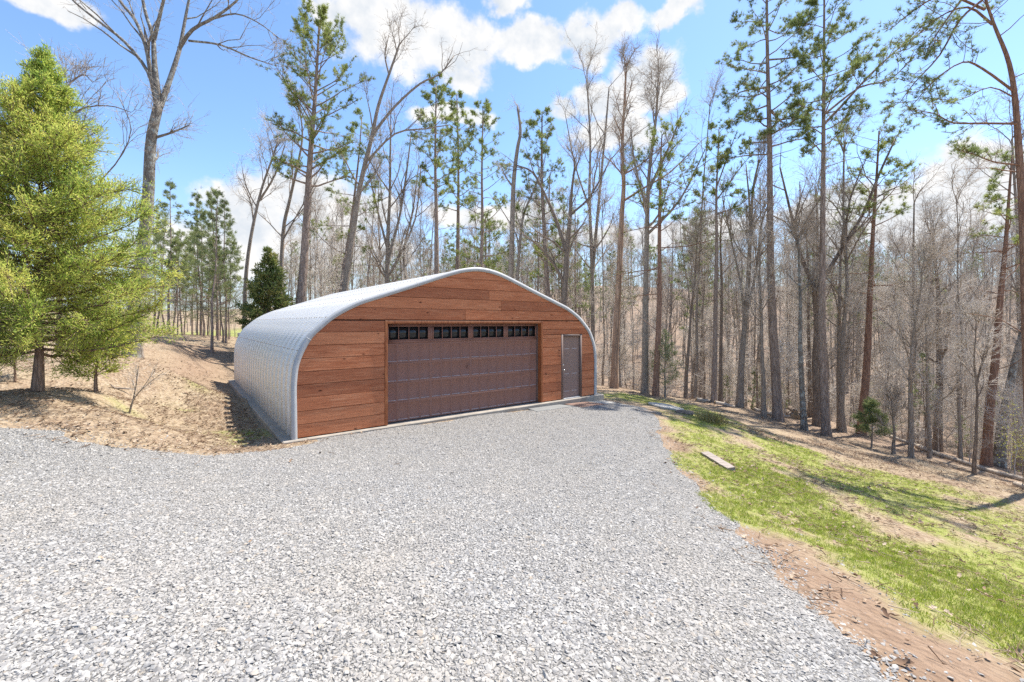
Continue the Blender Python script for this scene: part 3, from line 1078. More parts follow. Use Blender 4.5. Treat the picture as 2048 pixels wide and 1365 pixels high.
def plank(u0, u1, z0, z1, left_arc, right_arc):
    e = .0042
    zs = np.linspace(z0 + e, z1 - e, 5)
    rt = [((min(hw(z), u1) if right_arc else u1) - (0 if right_arc else .002), z) for z in zs]
    lt = [((max(-hw(z), u0) if left_arc else u0) + (0 if left_arc else .002), z) for z in zs]
    if not right_arc: rt = [rt[0], rt[-1]]
    if not left_arc: lt = [lt[0], lt[-1]]
    poly = lt[::-1] + rt
    poly = [poly[i] for i in range(len(poly)) if i == 0 or math.dist(poly[i], poly[i - 1]) > 1e-4]
    y = rp.uniform(-.004, .003)
    tilt = rp.uniform(0, .004)
    bm = prism(poly, y, y + .024, .0025)
    for v in bm.verts:
        v.co.y -= tilt * (1 - (v.co.z - z0) / (z1 - z0))
    bm_obj('plank', bm, M['wood'], shop)


joints = {9: [-.48], 10: [.72], 11: [.30]}
for k in range(14):
    z0, z1 = rows_z[k], min(rows_z[k + 1], ZTOP - .003)
    if k < 9:
        zt = z1
        if k == 8:
            z1 = 2.512
        plank(-9, DL - .068, z0, z1, True, False)
        if z0 > WT:
            plank(DR + .068, 9, z0, z1, False, True)
        elif z1 > WT + .06:
            # board notched over the walk door: the part above it
            plank(DR + .068, WL - .002, z0, WT + .002, False, False)
            plank(WR + .002, 9, z0, WT + .002, False, True)
            plank(DR + .068, 9, WT + .008, z1, False, True)
        else:
            plank(DR + .068, WL - .002, z0, z1, False, False)
            plank(WR + .002, 9, z0, z1, False, True)
    else:
        z0 = max(z0, 2.515)
        cuts = [-9] + joints.get(k, []) + [9]
        for i in range(len(cuts) - 1):
            plank(cuts[i], cuts[i + 1], z0, z1, i == 0, i == len(cuts) - 2)
# sheathing behind the boards, with the openings left free
for poly in ([(-4.6, -.005), (DL - .02, -.005), (DL - .02, 2.3), (-4.2, 2.3)],
             [(DR + .02, -.005), (WL + .02, -.005), (WL + .02, 2.3), (DR + .02, 2.3)],
             [(WR - .02, -.005), (4.58, -.005), (4.5, 1.7), (4.2, 2.25), (WR - .02, 2.3)],
             [(-4.15, 2.46), (WL, 2.46), (4.05, 2.42), (3.2, 2.88), (0.9, 3.68), (0, 3.83), (-.9, 3.68), (-3.2, 2.88)],
             [(WL, 2.10), (4.25, 2.10), (4.0, 2.44), (WL, 2.44)]):
    bm_obj('sheathing', prism(poly, .03, .05), M['backing'], shop)
# wood casing and deep jambs of the overhead door
JD = .17
bm_obj('door_casing', box_bm((DL - .066, -.02, .0), (DL, JD, DT + .07), .004), M['wood_trim'], shop)
bm_obj('door_casing', box_bm((DR, -.02, .0), (DR + .066, JD, DT + .07), .004), M['wood_trim'], shop)
bm_obj('door_casing', box_bm((DL + .001, -.018, DT), (DR - .001, JD - .002, DT + .068), .004), M['wood_trim'], shop)
# dark sides of the room behind so that no light leaks in
bm_obj('inner_wall', box_bm((-4.0, .30, 0.0), (4.3, .32, 2.6)), M['backing'], shop)

# ---- overhead door
odoor = bm_obj('overhead_door', box_bm((DL + .003, JD + .025, .012), (DR - .003, JD + .05, DT - .004)), M['door_brown'], shop)


def panelled(cells, y, rec, bev):
    """front skin with sunk fields; each cell (x0,x1,z0,z1, px0,px1,pz0,pz1)"""
    g = Geo()
    for c in cells:
        x0, x1, z0, z1, a0, a1, c0, c1 = c

        def rect(x0, x1, z0, z1, yy):
            return [(x0, yy, z0), (x1, yy, z0), (x1, yy, z1), (x0, yy, z1)]
        v = rect(x0, x1, z0, z1, y) + rect(a0, a1, c0, c1, y) + rect(a0 + bev, a1 - bev, c0 + bev, c1 - bev, y + rec)
        f = []
        for r in (0, 4):
            for i in range(4):
                j = (i + 1) % 4
                f.append((r + i, r + j, r + 4 + j, r + 4 + i))
        f.append((8, 9, 10, 11))
        g.add(v, f)
        # painted highlight: a pale strip along the lower ledge of every sunk field
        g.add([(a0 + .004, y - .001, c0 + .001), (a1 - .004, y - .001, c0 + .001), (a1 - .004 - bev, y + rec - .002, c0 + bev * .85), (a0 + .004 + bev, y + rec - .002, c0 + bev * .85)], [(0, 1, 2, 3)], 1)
    return g


W = DR - DL - .03
X0 = DL + .015
SH = (DT - .02) / 5
for k in range(5):
    z0 = .012 + k * SH + .003
    z1 = z0 + SH - .006
    cells = []
    if k < 4:
        cw = W / 16
        for i in range(16):
            x0 = X0 + i * cw
            l = .030 if i % 4 == 0 else .014
            r = .030 if i % 4 == 3 else .014
            cells.append((x0, x0 + cw, z0, z1, x0 + l, x0 + cw - r, z0 + .035, z1 - .03))
        g = panelled(cells, JD, .017, .014)
        g.box((X0, JD + .0175, z0), (X0 + W, JD + .024, z1))
        g.build('door_section', [M['door_brown'], M['ledge_highlight']], odoor)
    else:
        cw = W / 4
        g = Geo()
        for i in range(4):
            x0 = X0 + i * cw
            a0, a1, c0, c1 = x0 + .065, x0 + cw - .065, z0 + .075, z1 - .05
            for lo, hi in (((x0, z0), (x0 + cw, c0)), ((x0, c1), (x0 + cw, z1)), ((x0, c0), (a0, c1)), ((a1, c0), (x0 + cw, c1))):
                g.box((lo[0], JD, lo[1]), (hi[0], JD + .02, hi[1]))
            fr = Geo()
            w_ = .028
            for lo, hi in (((a0 - .012, c0 - .012), (a1 + .012, c0 + w_ - .012)), ((a0 - .012, c1 - w_ + .012), (a1 + .012, c1 + .012)),
                           ((a0 - .012, c0 + w_ - .012), (a0 + w_ - .012, c1 - w_ + .012)), ((a1 - w_ + .012, c0 + w_ - .012), (a1 + .012, c1 - w_ + .012))):
                fr.box((lo[0], JD - .012, lo[1]), (hi[0], JD + .008, hi[1]))
            pw = (a1 - a0) / 4
            for j in range(1, 4):
                fr.box((a0 + j * pw - .011, JD - .006, c0 + w_ - .012), (a0 + j * pw + .011, JD + .006, c1 - w_ + .012))
            fr.build('window_frame', M['door_brown'], odoor)
            for j in range(4):
                pg = Geo()
                pg.box((a0 + j * pw + .004, JD + .0085, c0), (a0 + (j + 1) * pw - .004, JD + .0118, c1))
                pg.build('pane', M['glass'], odoor)
        g.build('door_section', M['door_brown'], odoor)
bm_obj('bottom_seal', box_bm((DL + .004, JD - .006, -.008), (DR - .004, JD + .04, .014)), M['rubber'], odoor)
bm_obj('pull_handle', box_bm((-.32, JD - .03, 1.20), (-.29, JD - .004, 1.32), .006), M['door_brown'], odoor)
for u0, u1 in ((DL + .001, DL + .02), (DR - .045, DR - .001)):
    bm_obj('door_stop', box_bm((u0, JD - .03, .0), (u1, JD - .004, DT - .002)), M['frame_brown'], odoor)

# ---- walk door
wd = bm_obj('walk_door', box_bm((WL + .072, .062, .02), (WR - .072, .095, WT - .072)), M['door_slab'], shop)
a0, a1, zb, zt = WL + .072, WR - .072, .02, WT - .072
cx = (a0 + a1) / 2
lines = [zb, .72, 1.55, zt]
cells = []
for (z0, z1, lo, hi) in ((lines[0], lines[1], .2, .055), (lines[1], lines[2], .065, .055), (lines[2], lines[3], .055, .12)):
    cells.append((a0, cx, z0, z1, a0 + .1, cx - .05, z0 + lo, z1 - hi))
    cells.append((cx, a1, z0, z1, cx + .05, a1 - .1, z0 + lo, z1 - hi))
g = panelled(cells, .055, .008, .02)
g.build('door_face', [M['door_slab'], M['ledge_highlight']], wd)
fr = Geo()
fr.box((WL, -.012, 0.0), (WL + .07, .10, WT)); fr.box((WR - .07, -.012, 0.0), (WR, .10, WT)); fr.box((WL + .07, -.012, WT - .07), (WR - .07, .10, WT))
fr.build('door_frame', M['frame_brown'], wd)
bm_obj('threshold', box_bm((WL + .09, -.03, -.011), (WR - .09, .10, .018), .004), M['trim_white'], wd)


def lathe(prof, seg=14):
    bm = bmesh.new()
    rings = []
    for r, y in prof:
        rings.append([bm.verts.new((r * math.cos(a), y, r * math.sin(a))) for a in np.arange(seg) * 2 * math.pi / seg])
    for i in range(len(rings) - 1):
        for j in range(seg):
            bm.faces.new((rings[i][j], rings[i][(j + 1) % seg], rings[i + 1][(j + 1) % seg], rings[i + 1][j]))
    bm.faces.new(rings[-1])
    return bm


kx = a0 + .065
o = bm_obj('door_knob', lathe([(.033, 0), (.033, -.008), (.014, -.012), (.013, -.035), (.026, -.045), (.03, -.058), (.022, -.07), (.008, -.073)]), M['nickel'], wd, True)
o.location = (kx, .055, .93)
o = bm_obj('deadbolt', lathe([(.031, 0), (.030, -.012), (.024, -.02), (.01, -.022)]), M['nickel'], wd, True)
o.location = (kx, .055, 1.09)

# ------------------------------------------------------------------ small things on the ground
def weathered(name, dark, light, sc=(1.5, 14, 14)):
    m, t, b = principled(name, rough=.9, spec=.1)
    n = t.noise(t.mapping(obj_coord(t), sc), 2.2, 7, .68, .4)
    t.set(b, 'Base Color', t.ramp(n, [(.3, dark), (.55, light), (.75, tuple(min(1, x * 1.2) for x in light))]))
    bump(t, b, n, .6, .012)
    return m


M['grey_board'] = weathered('grey_board', (.18, .148, .125), (.35, .30, .26))
M['log_bark'] = weathered('log_bark', (.24, .19, .148), (.44, .375, .305))
M['log_end'] = weathered('log_end', (0.238, 0.161, 0.091), (0.392, 0.294, 0.189), (7, 7, 7))
M['mat_red'] = painted('mat_red', (0.225, 0.143, 0.109), .95, .2)
M['mat_grey'] = painted('mat_grey', (0.203, 0.206, 0.199), .8, .15)
M['pale_stone'] = painted('pale_stone', (0.384, 0.366, 0.329), .9, .15)


def slope_quad(name, pts2, thick, mat, lift=.0, label=None, cat=None, bev=.006, parent=None):
    """a flat thing lying on the ground: outline in plan, follows the slope"""
    bm = bmesh.new()
    top = [bm.verts.new((x, y, gz(x, y) + lift + thick)) for x, y in pts2]
    fc = bm.faces.new(top)
    bmesh.ops.recalc_face_normals(bm, faces=bm.faces)
    if fc.normal.z < 0:
        fc.normal_flip()
    r = bmesh.ops.extrude_face_region(bm, geom=[fc])
    for v in r['geom']:
        if isinstance(v, bmesh.types.BMVert):
            v.co.z -= thick + .02
    bmesh.ops.recalc_face_normals(bm, faces=bm.faces)
    bmesh.ops.bevel(bm, geom=[e for e in bm.edges if e.calc_face_angle(0) > .6], offset=bev, segments=1, affect='EDGES')
    ctr = sum((v.co for v in bm.verts), Vector()) / len(bm.verts)
    for v in bm.verts:
        v.co -= ctr
    o = bm_obj(name, bm, mat, parent)
    o.location = ctr
    if label:
        tag(o, label, cat)
    return o


slope_quad('floor_mat', [gp(4.25, -.16), gp(5.55, -.14), gp(5.75, -.62), gp(4.15, -.66)], .02, M['mat_grey'], .03, 'grey rubber mat lying on gravel at right end of overhead door', 'mat')
slope_quad('door_mat', [gp(5.75, -.16), gp(6.75, -.16), gp(6.95, -.85), gp(5.8, -.88)], .015, M['mat_red'], .035, 'brown door mat lying below the walk door', 'mat')
slope_quad('paving_slab', [gp(6.7, -.2), gp(7.6, -.22), gp(7.7, -.6), gp(7.0, -.75)], .03, M['pale_stone'], .02, 'pale irregular concrete slab lying at front right corner of workshop', 'slab', .012)
h = hit(1333, 816)
slope_quad('well_cover', [(h.x + .62 * math.cos(a) * (1 + .06 * math.sin(3 * a)), h.y + .55 * math.sin(a)) for a in np.arange(12) * math.pi / 6], .07, M['pale_stone'], .0, 'flat round pale concrete cover set in the ground beyond the gravel', 'cover', .02)


def board(name, pa, pb, wdt, thick, mat, label, cat, lift=.005):
    A = hit(*pa); B = hit(*pb)
    d = (B - A); L = d.length; d.normalize()
    n = Vector((-d.y, d.x, 0)).normalized()
    up = d.cross(n).normalized()
    if up.z < 0: up = -up
    bm = bmesh.new()
    seg = 8
    rk = random.Random(name + label)
    ring = []
    for i in range(seg + 1):
        c = A.lerp(B, i / seg)
        w2 = wdt / 2 * (rk.uniform(.93, 1.04) if 0 < i < seg else rk.uniform(.8, .95))
        q = []
        for sx, sz in ((-1, 0), (1, 0), (1, 1), (-1, 1)):
            q.append(bm.verts.new(c - A + n * (sx * w2) + up * (lift - .03 + sz * (thick + .03)) + d * (rk.uniform(-.02, .02) if i in (0, seg) else 0)))
        ring.append(q)
    for i in range(seg):
        for j in range(4):
            bm.faces.new((ring[i][j], ring[i][(j + 1) % 4], ring[i + 1][(j + 1) % 4], ring[i + 1][j]))
    bm.faces.new(ring[0]); bm.faces.new(ring[-1])
    bmesh.ops.recalc_face_normals(bm, faces=bm.faces)
    o = bm_obj(name, bm, mat)
    o.location = A
    return tag(o, label, cat)


board('weathered_board', (1408, 910), (1462, 943), .2, .05, M['grey_board'], 'weathered grey board lying in the bright grass beside the gravel', 'board', .02)
board('wood_plank', (1273, 824), (1320, 829), .16, .05, M['grey_board'], 'short pale plank lying at the far edge of the gravel', 'plank', .01)


def log(name, pa, pb, rad, label, group=None, sides=9, sink=.35):
    A = hit(*pa); B = hit(*pb)
    k = max(4, int((B - A).length / .7))
    rk = random.Random(label)
    pts = []
    for i in range(k + 1):
        c = A.lerp(B, i / k)
        z = gz(c.x, c.y) + rad * (1 - sink)
        pts.append(np.array([c.x + rk.uniform(-.03, .03), c.y + rk.uniform(-.03, .03), z]))
    base = np.array(A)
    g = Geo()
    g.tube([p - base for p in pts], [rad * rk.uniform(.88, 1.08) * (1 - .25 * i / k) for i in range(k + 1)], sides)
    g.tube([pts[0] - base + (pts[1] - pts[0]) * .001, pts[0] - base], [rad * .9, rad * .9], sides, 1)
    o = g.build(name, [M['log_bark'], M['log_end']], smooth=True)
    o.location = A
    return tag(o, label, 'log', group)


log('edging_log', (1392, 802), (1424, 806), .10, 'short edging log at the woods edge, the far one nearest the workshop')
log('edging_log', (1428, 808), (1470, 817), .10, 'edging log at the woods edge just before the forked oak')
log('edging_log', (1508, 822), (1596, 838), .10, 'edging log behind the tall straight pine beside the cut log pile')
log('edging_log', (1778, 876), (1832, 893), .10, 'short pale edging log behind the twin-stemmed tree')
log('edging_log', (1834, 896), (2075, 972), .11, 'long pale log edging the leaf-strewn slope at the right')
log('edging_log', (2032, 974), (2090, 992), .10, 'short log end at the right picture edge below the long edging log')

# cut logs piled by the woods edge
for k, (px, py, dz, dx) in enumerate([(1583, 836, 0, 0), (1593, 837, 0, 0), (1603, 838, 0, 0), (1588, 836, .27, 0)]):
    h = hit(px, py)
    rad = .16 - .012 * k
    g = Geo()
    d = np.array([.35, .95, .0]) * .6
    c0 = np.array([0, 0, rad + dz])
    g.tube([c0 - d, c0, c0 + d], [rad * .97, rad, rad * 1.02], 12)
    e0 = c0 - d
    g.tube([e0 - d * .002, e0 - d * .006], [rad * .95, rad * .9], 12, 1)
    o = g.build('cut_log', [M['bark_dark'], M['log_end']], smooth=False)
    o.location = (h.x, h.y + .1, h.z - .02)
    tag(o, ['dark cut log at the left of the small pile by the trees', 'dark cut log in the middle of the small pile by the trees',
            'dark cut log at the right of the small pile by the trees', 'small cut log resting on top of the pile by the trees'][k], 'log', 'cut logs by the woods edge')

# dark rock where the grass begins
h = hit(1368, 828)
bm = bmesh.new()
bmesh.ops.create_icosphere(bm, subdivisions=2, radius=.2)
rk = random.Random(5)
for v in bm.verts:
    v.co = Vector((v.co.x * 1.6, v.co.y * 1.0, v.co.z * .55)) * rk.uniform(.82, 1.12)
o = bm_obj('dark_rock', bm, M['bark_dark']); o.location = (h.x, h.y, h.z + .02)
tag(o, 'low dark rock beside the round concrete cover', 'rock')
# pale broken limb on the bank
h = hit(238, 782)
g = Geo()
rk = np.random.default_rng(3)
g.tube([(-.32, -.1, .02), (-.1, 0, .05), (.1, .06, .035), (.4, .05, .015)], [.010, .026, .022, .006], 7)
g.tube([(-.1, 0, .05), (-.14, -.05, .12), (-.13, -.09, .17)], [.026, .02, .007], 6)
o = g.build('fallen_limb', M['grey_board'], smooth=True); o.location = h
tag(o, 'pale broken limb lying on the bank beside the small cedar', 'branch')
h = hit(470, 680)
o = bm_obj('white_bucket', lathe([(.0, 0), (.15, .0), (.17, .30), (.18, .32), (.165, .33)]), M['trim_white'])
o.rotation_euler = (R(90), 0, 0)
o.location = (-19.5, 31.2, gz(-19.5, 31.2))
tag(o, 'small white bucket standing far off past the back corner of the workshop', 'bucket')
#PART3
# ------------------------------------------------------------------ trees
def unit(v):
    v = np.asarray(v, float)
    return v / np.maximum(np.linalg.norm(v, axis=-1, keepdims=True), 1e-9)


def smooth_path(pts, per=4):
    p = [np.asarray(q, float) for q in pts]
    if len(p) == 2:
        p = [p[0], (p[0] + p[1]) / 2, p[1]]
    e = [2 * p[0] - p[1]] + p + [2 * p[-1] - p[-2]]
    out = []
    for i in range(1, len(e) - 2):
        for j in range(per):
            u = j / per
            out.append(.5 * (2 * e[i] + (e[i + 1] - e[i - 1]) * u + (2 * e[i - 1] - 5 * e[i] + 4 * e[i + 1] - e[i + 2]) * u * u + (3 * e[i] - e[i - 1] - 3 * e[i + 1] + e[i + 2]) * u ** 3))
    out.append(p[-1])
    return np.array(out)


class Path:
    def __init__(s, pts):
        s.p = np.asarray(pts, float)
        s.l = np.concatenate([[0], np.cumsum(np.linalg.norm(np.diff(s.p, axis=0), axis=1))])
        s.L = s.l[-1]

    def at(s, f):
        q = np.clip(f, 0, 1) * s.L
        return np.column_stack([np.interp(q, s.l, s.p[:, i]) for i in range(3)])

    def tan(s, f):
        return unit(s.at(np.minimum(f + .02, 1)) - s.at(np.minimum(f + .02, 1) - .04))


def wander(rk, p, d, L, seg, jit, up):
    pts = [np.asarray(p, float)]
    d = unit(d)
    for i in range(seg):
        d = unit(d + rk.normal(0, jit, 3) + np.array([0, 0, up]))
        pts.append(pts[-1] + d * L / seg)
    return np.array(pts)


def twiggery(g, rk, P, Dv, L, r, mat=0, sub=3, up=.12):
    """fine bent twigs with side shoots, all at once"""
    n = len(P)
    if not n:
        return
    L = np.broadcast_to(L, (n,))[:, None]
    d1 = unit(Dv + rk.normal(0, .22, (n, 3)))
    m1 = P + d1 * L * .5
    d2 = unit(d1 + rk.normal(0, .32, (n, 3)) + np.array([0, 0, up]))
    e1 = m1 + d2 * L * .5
    g.sticks(P, m1, r, r * .75, mat); g.sticks(m1, e1, r * .75, r * .45, mat)
    for k in range(sub):
        f = rk.uniform(.25, .95, (n, 1))
        q = np.where(f < .5, P + (m1 - P) * f * 2, m1 + (e1 - m1) * (f - .5) * 2)
        d3 = unit(d2 + rk.normal(0, .62, (n, 3)) + np.array([0, 0, up]))
        g.sticks(q, q + d3 * L * rk.uniform(.25, .6, (n, 1)), r * .6, r * .4, mat)


def bare_limb(gt, gc, rk, pts, r0, r1, nb, ntw, ltw, rtw, wood=0, spread=.8, sub=3, sides=6, bl=.45):
    """one limb with its branches (to gt) and twigs (to gc)"""
    pa = Path(pts)
    gt.tube(pa.p, np.linspace(r0, r1, len(pa.p)), sides, wood)
    fs = np.sort(rk.uniform(.25, 1.0, nb))
    fs[-1:] = 1.0
    P = pa.at(fs); T = pa.tan(fs)
    tp, td, tl = [], [], []
    for i in range(nb):
        d = unit(T[i] + rk.normal(0, spread * .6, 3) + np.array([0, 0, .25]))
        L = pa.L * bl * rk.uniform(.5, 1.1) * (1.25 - .6 * fs[i])
        rb = (r0 + (r1 - r0) * fs[i]) * .6
        w_ = wander(rk, P[i], d, L, 4, .2, .07)
        gt.tube(w_, np.linspace(rb, max(rb * .3, rtw), 5), 4, wood)
        bp = Path(w_)
        f2 = rk.uniform(.15, 1.0, ntw)
        tp.append(bp.at(f2)); td.append(unit(bp.tan(f2) + rk.normal(0, .65, (ntw, 3)))); tl.append(np.full(ntw, ltw) * rk.uniform(.5, 1.2, ntw))
    f3 = rk.uniform(.3, 1.0, ntw * 2)
    tp.append(pa.at(f3)); td.append(unit(pa.tan(f3) + rk.normal(0, .8, (ntw * 2, 3)))); tl.append(np.full(ntw * 2, ltw) * rk.uniform(.5, 1.1, ntw * 2))
    twiggery(gc, rk, np.concatenate(tp), np.concatenate(td), np.concatenate(tl), rtw, 0, sub)


def bare_tree(gt, gc, trunk, r0, rk, c0=.35, nl=12, lmax=.38, top=.22, rtw=.007, ltw=.7, nb=5, ntw=5, sub=3, angle=.9, updraft=.35, flare=1.35, sides=9):
    pa = Path(trunk)
    f = np.linspace(0, 1, len(pa.p))
    rad = r0 * (1 - (1 - top) * f ** .9)
    rad = rad * (1 + (flare - 1) * np.exp(-f * pa.L / .35))
    gt.tube(pa.p, rad, sides)
    fs = np.sort(np.concatenate([rk.uniform(c0, 1, nl - 2), [.97, 1.0]]))
    P = pa.at(fs); T = pa.tan(fs)
    ph = rk.uniform(0, 6.28)
    for i in range(nl):
        ph += 2.4 + rk.uniform(-.5, .5)
        out = np.array([math.cos(ph), math.sin(ph), 0])
        k = (fs[i] - c0) / (1 - c0)
        d = unit(T[i] * (.55 + .7 * k) + out * angle * (1.15 - .55 * k) + np.array([0, 0, updraft]))
        L = pa.L * lmax * (1 - .45 * k) * rk.uniform(.6, 1.1)
        rl = np.interp(fs[i], f, rad) * (.62 if k < .9 else .85) * rk.uniform(.6, 1)
        bare_limb(gt, gc, rk, wander(rk, P[i], d, L, 6, .14, .06), rl, max(rl * .3, rtw), nb, ntw, ltw, rtw, sub=sub)
    return pa, rad


def tufts_at(g, rk, P, Dv, nn, ln, wd, mat=0, spread=.9):
    n = len(P)
    if not n:
        return
    nn = int(nn * 1.7); wd = wd * .55
    P = np.repeat(P, nn, 0); Dv = np.repeat(Dv, nn, 0)
    d = unit(Dv * .7 + rk.normal(0, spread * .62, P.shape) + np.array([0, 0, .22]))
    s = unit(np.cross(d, rk.normal(0, 1, P.shape)))
    g.spikes(P + d * .01, d, s, ln * .9 * rk.uniform(.7, 1.15, len(P)), wd, mat)


def pine_branch(gt, gc, rk, pts, r0, nsub, ntuft, nn, ln, wd, lsub=.45, full=.35):
    pa = Path(pts)
    gt.tube(pa.p, np.linspace(r0, r0 * .25, len(pa.p)), 5)
    fs = rk.uniform(full, 1, nsub)
    P = pa.at(fs); T = pa.tan(fs)
    tp, td = [], []
    for i in range(nsub):
        d = unit(T[i] * .8 + rk.normal(0, .55, 3) + np.array([0, 0, .15]))
        L = lsub * pa.L * rk.uniform(.4, 1.0) * (1.2 - .5 * fs[i])
        L = min(L, 1.1)
        w_ = wander(rk, P[i], d, L, 3, .2, .1)
        gt.sticks(w_[:-1], w_[1:], np.full(3, r0 * .3), np.full(3, r0 * .2))
        b = Path(w_)
        f2 = rk.uniform(.3, 1, ntuft)
        tp.append(b.at(f2) + rk.normal(0, .05, (ntuft, 3))); td.append(b.tan(f2))
    f3 = rk.uniform(.6, 1, ntuft)
    tp.append(pa.at(f3) + rk.normal(0, .05, (ntuft, 3))); td.append(pa.tan(f3))
    tufts_at(gc, rk, np.concatenate(tp), np.concatenate(td), nn, ln, wd)


def pine_tree(gt, gc, trunk, r0, rk, c0=.55, nb=26, lmax=2.4, nsub=6, ntuft=4, nn=9, ln=.2, wd=.03, top=.16, stubs=10, rise=.25, shape='round', flare=1.3, dead=0):
    pa = Path(trunk)
    f = np.linspace(0, 1, len(pa.p))
    rad = r0 * (1 - (1 - top) * f ** 1.1)
    rad = rad * (1 + (flare - 1) * np.exp(-f * pa.L / .3))
    gt.tube(pa.p, rad, 10)
    ph = rk.uniform(0, 6.28)
    nb = int(nb * 1.2)
    for i in range(nb):
        k = (i + rk.uniform(0, .9)) / nb
        fr = c0 + (1 - c0) * k
        ph += 2.4 + rk.uniform(-.6, .6)
        if shape == 'round':
            prof = math.sqrt(max(0.02, math.sin(math.pi * (.16 + .80 * k)))) * (1 - .25 * k)
        elif shape == 'cone':
            prof = 1.05 - .92 * k
        else:                                    # flat, open layers
            prof = .5 + .5 * rk.random() - .35 * k
        L = lmax * prof * rk.uniform(.65, 1.1)
        d = unit(np.array([math.cos(ph), math.sin(ph), rise * (.3 + 1.6 * k) + rk.uniform(-.1, .15)]))
        p = pa.at(np.array([fr]))[0]
        rb = max(.012, np.interp(fr, f, rad) * .38)
        pine_branch(gt, gc, rk, wander(rk, p, d, L, 5, .13, .05), rb, nsub, ntuft, nn, ln, wd)
    tip = pa.at(np.full(6, 1.0)) + rk.normal(0, .12, (6, 3))
    tufts_at(gc, rk, tip, np.tile([0, 0, 1.], (6, 1)), nn, ln, wd)
    for i in range(stubs):
        fr = rk.uniform(.25, c0)
        p = pa.at(np.array([fr]))[0]
        a = rk.uniform(0, 6.28)
        w_ = wander(rk, p, (math.cos(a), math.sin(a), rk.uniform(-.1, .4)), rk.uniform(.3, 1.5), 4, .2, .0)
        gt.tube(w_, np.linspace(.02, .006, 5), 4)
    for i in range(dead):                         # long bare dead branches under the crown
        fr = c0 - rk.uniform(0, .25)
        p = pa.at(np.array([fr]))[0]
        a = rk.uniform(0, 6.28)
        bare_limb(gt, gc, rk, wander(rk, p, (math.cos(a), math.sin(a), rk.uniform(-.05, .3)), lmax * rk.uniform(.6, 1.1), 5, .15, .0), .028, .008, 3, 4, .5, .006)
    return pa, rad


def cedar_tree(gt, gc, H, r0, rk, rmax, z0, nb, nsp, nl, ln, wd, lean=(0, 0), power=.75, droop=.0, bulge=.32):
    trunk = np.array([(lean[0] * q * q, lean[1] * q * q, q * H) for q in np.linspace(0, 1, 10)])
    trunk[1:-1, :2] += rk.normal(0, .02 * H / 8, (8, 2))
    pa = Path(trunk)
    gt.tube(trunk, r0 * (1 - .93 * np.linspace(0, 1, 10)) * (1 + .45 * np.exp(-np.linspace(0, H, 10) / .35)), 11)
    ph = 0.0
    for i in range(nb):
        k = ((i + rk.uniform(0, 1)) / nb)
        z = z0 + (H - z0) * k ** .92
        ph += 2.399 + rk.uniform(-.5, .5)
        prof = (min(1, (k + .12) / bulge) ** .45) * (1 - k ** 1.25) ** power + .05
        L = rmax * prof * rk.uniform(.62, 1.12)
        p = pa.at(np.array([z / H]))[0]
        d = unit(np.array([math.cos(ph), math.sin(ph), .15 + .75 * k + rk.uniform(-.15, .2) - droop * (1 - k)]))
        w_ = wander(rk, p, d, L, 5, .10, .06)
        gt.tube(w_, np.linspace(max(.035 * L / 2.5, .008), .005, 6), 4)
        b = Path(w_)
        ns = max(3, int(nsp * L / rmax))
        f = rk.uniform(.18, 1, ns)
        P = b.at(f); T = b.tan(f)
        sd_ = unit(T * .75 + rk.normal(0, .55, (ns, 3)) + np.array([0, 0, .18]))
        sl = (rk.uniform(.22, .62, ns) * (1.15 - .5 * f) * min(1, L))[:, None]
        gt.sticks(P, P + sd_ * sl, .006, .003)
        q = rk.uniform(.05, 1.05, (ns, nl, 1))
        LP = (P[:, None, :] + sd_[:, None, :] * sl[:, None, :] * q + rk.normal(0, .035, (ns, nl, 3))).reshape(-1, 3)
        LD = unit(np.repeat(sd_, nl, 0) + rk.normal(0, .5, (ns * nl, 3)) + np.array([0, 0, .12]))
        LS = unit(np.cross(LD, rk.normal(0, 1, LD.shape)))
        gc.blades(LP, LD, LS, ln * rk.uniform(.55, 1.25, len(LP)), wd)
    return pa


def finish(name, base, gt, gc, tm, cm, label, cat='tree', group=None, crown='crown'):
    e = empty(name, base)
    gt.build('trunk', tm, e, smooth=True)
    if gc.v:
        gc.build(crown, cm, e)
    return tag(e, label, cat, group)


def base_of(path, depth):
    """ground point of a trunk; returns base and the trunk points above it in metres"""
    if depth is None:
        b = hit(*path[0])
        depth = b.y
    else:
        x = (path[0][0] - 1024) / F * depth
        b = Vector((x, depth, gz(x, depth)))
    pts = [np.zeros(3)]
    for k, (px, py) in enumerate(path):
        q = np.array([(px - 1024) / F * depth, depth, CZ + (HOR - py) / F * depth]) - np.array(b)
        if q[2] > .6:
            pts.append(q)
    pts[0][2] = -.12
    return b, pts, depth


def px_limb(pl, depth, b, rk, ydir):
    out = []
    for i, (px, py) in enumerate(pl):
        dy = ydir * i * .22 * depth / 16
        d = depth + dy
        out.append(np.array([(px - 1024) / F * d, d, CZ + (HOR - py) / F * d]) - np.array(b))
    return smooth_path(out, 3)


def add_wiggle(p, rk, amp):
    n = len(p)
    ph = rk.uniform(0, 6.28, 4)
    s = np.linspace(0, 1, n)
    w_ = np.sin(s * 7 + ph[0]) * .5 + np.sin(s * 15 + ph[1]) * .3
    v = np.sin(s * 8 + ph[2]) * .5 + np.sin(s * 17 + ph[3]) * .3
    p = p.copy()
    e = np.minimum(s * 6, 1)
    p[:, 0] += w_ * amp * e * .5
    p[:, 1] += v * amp * e
    return p


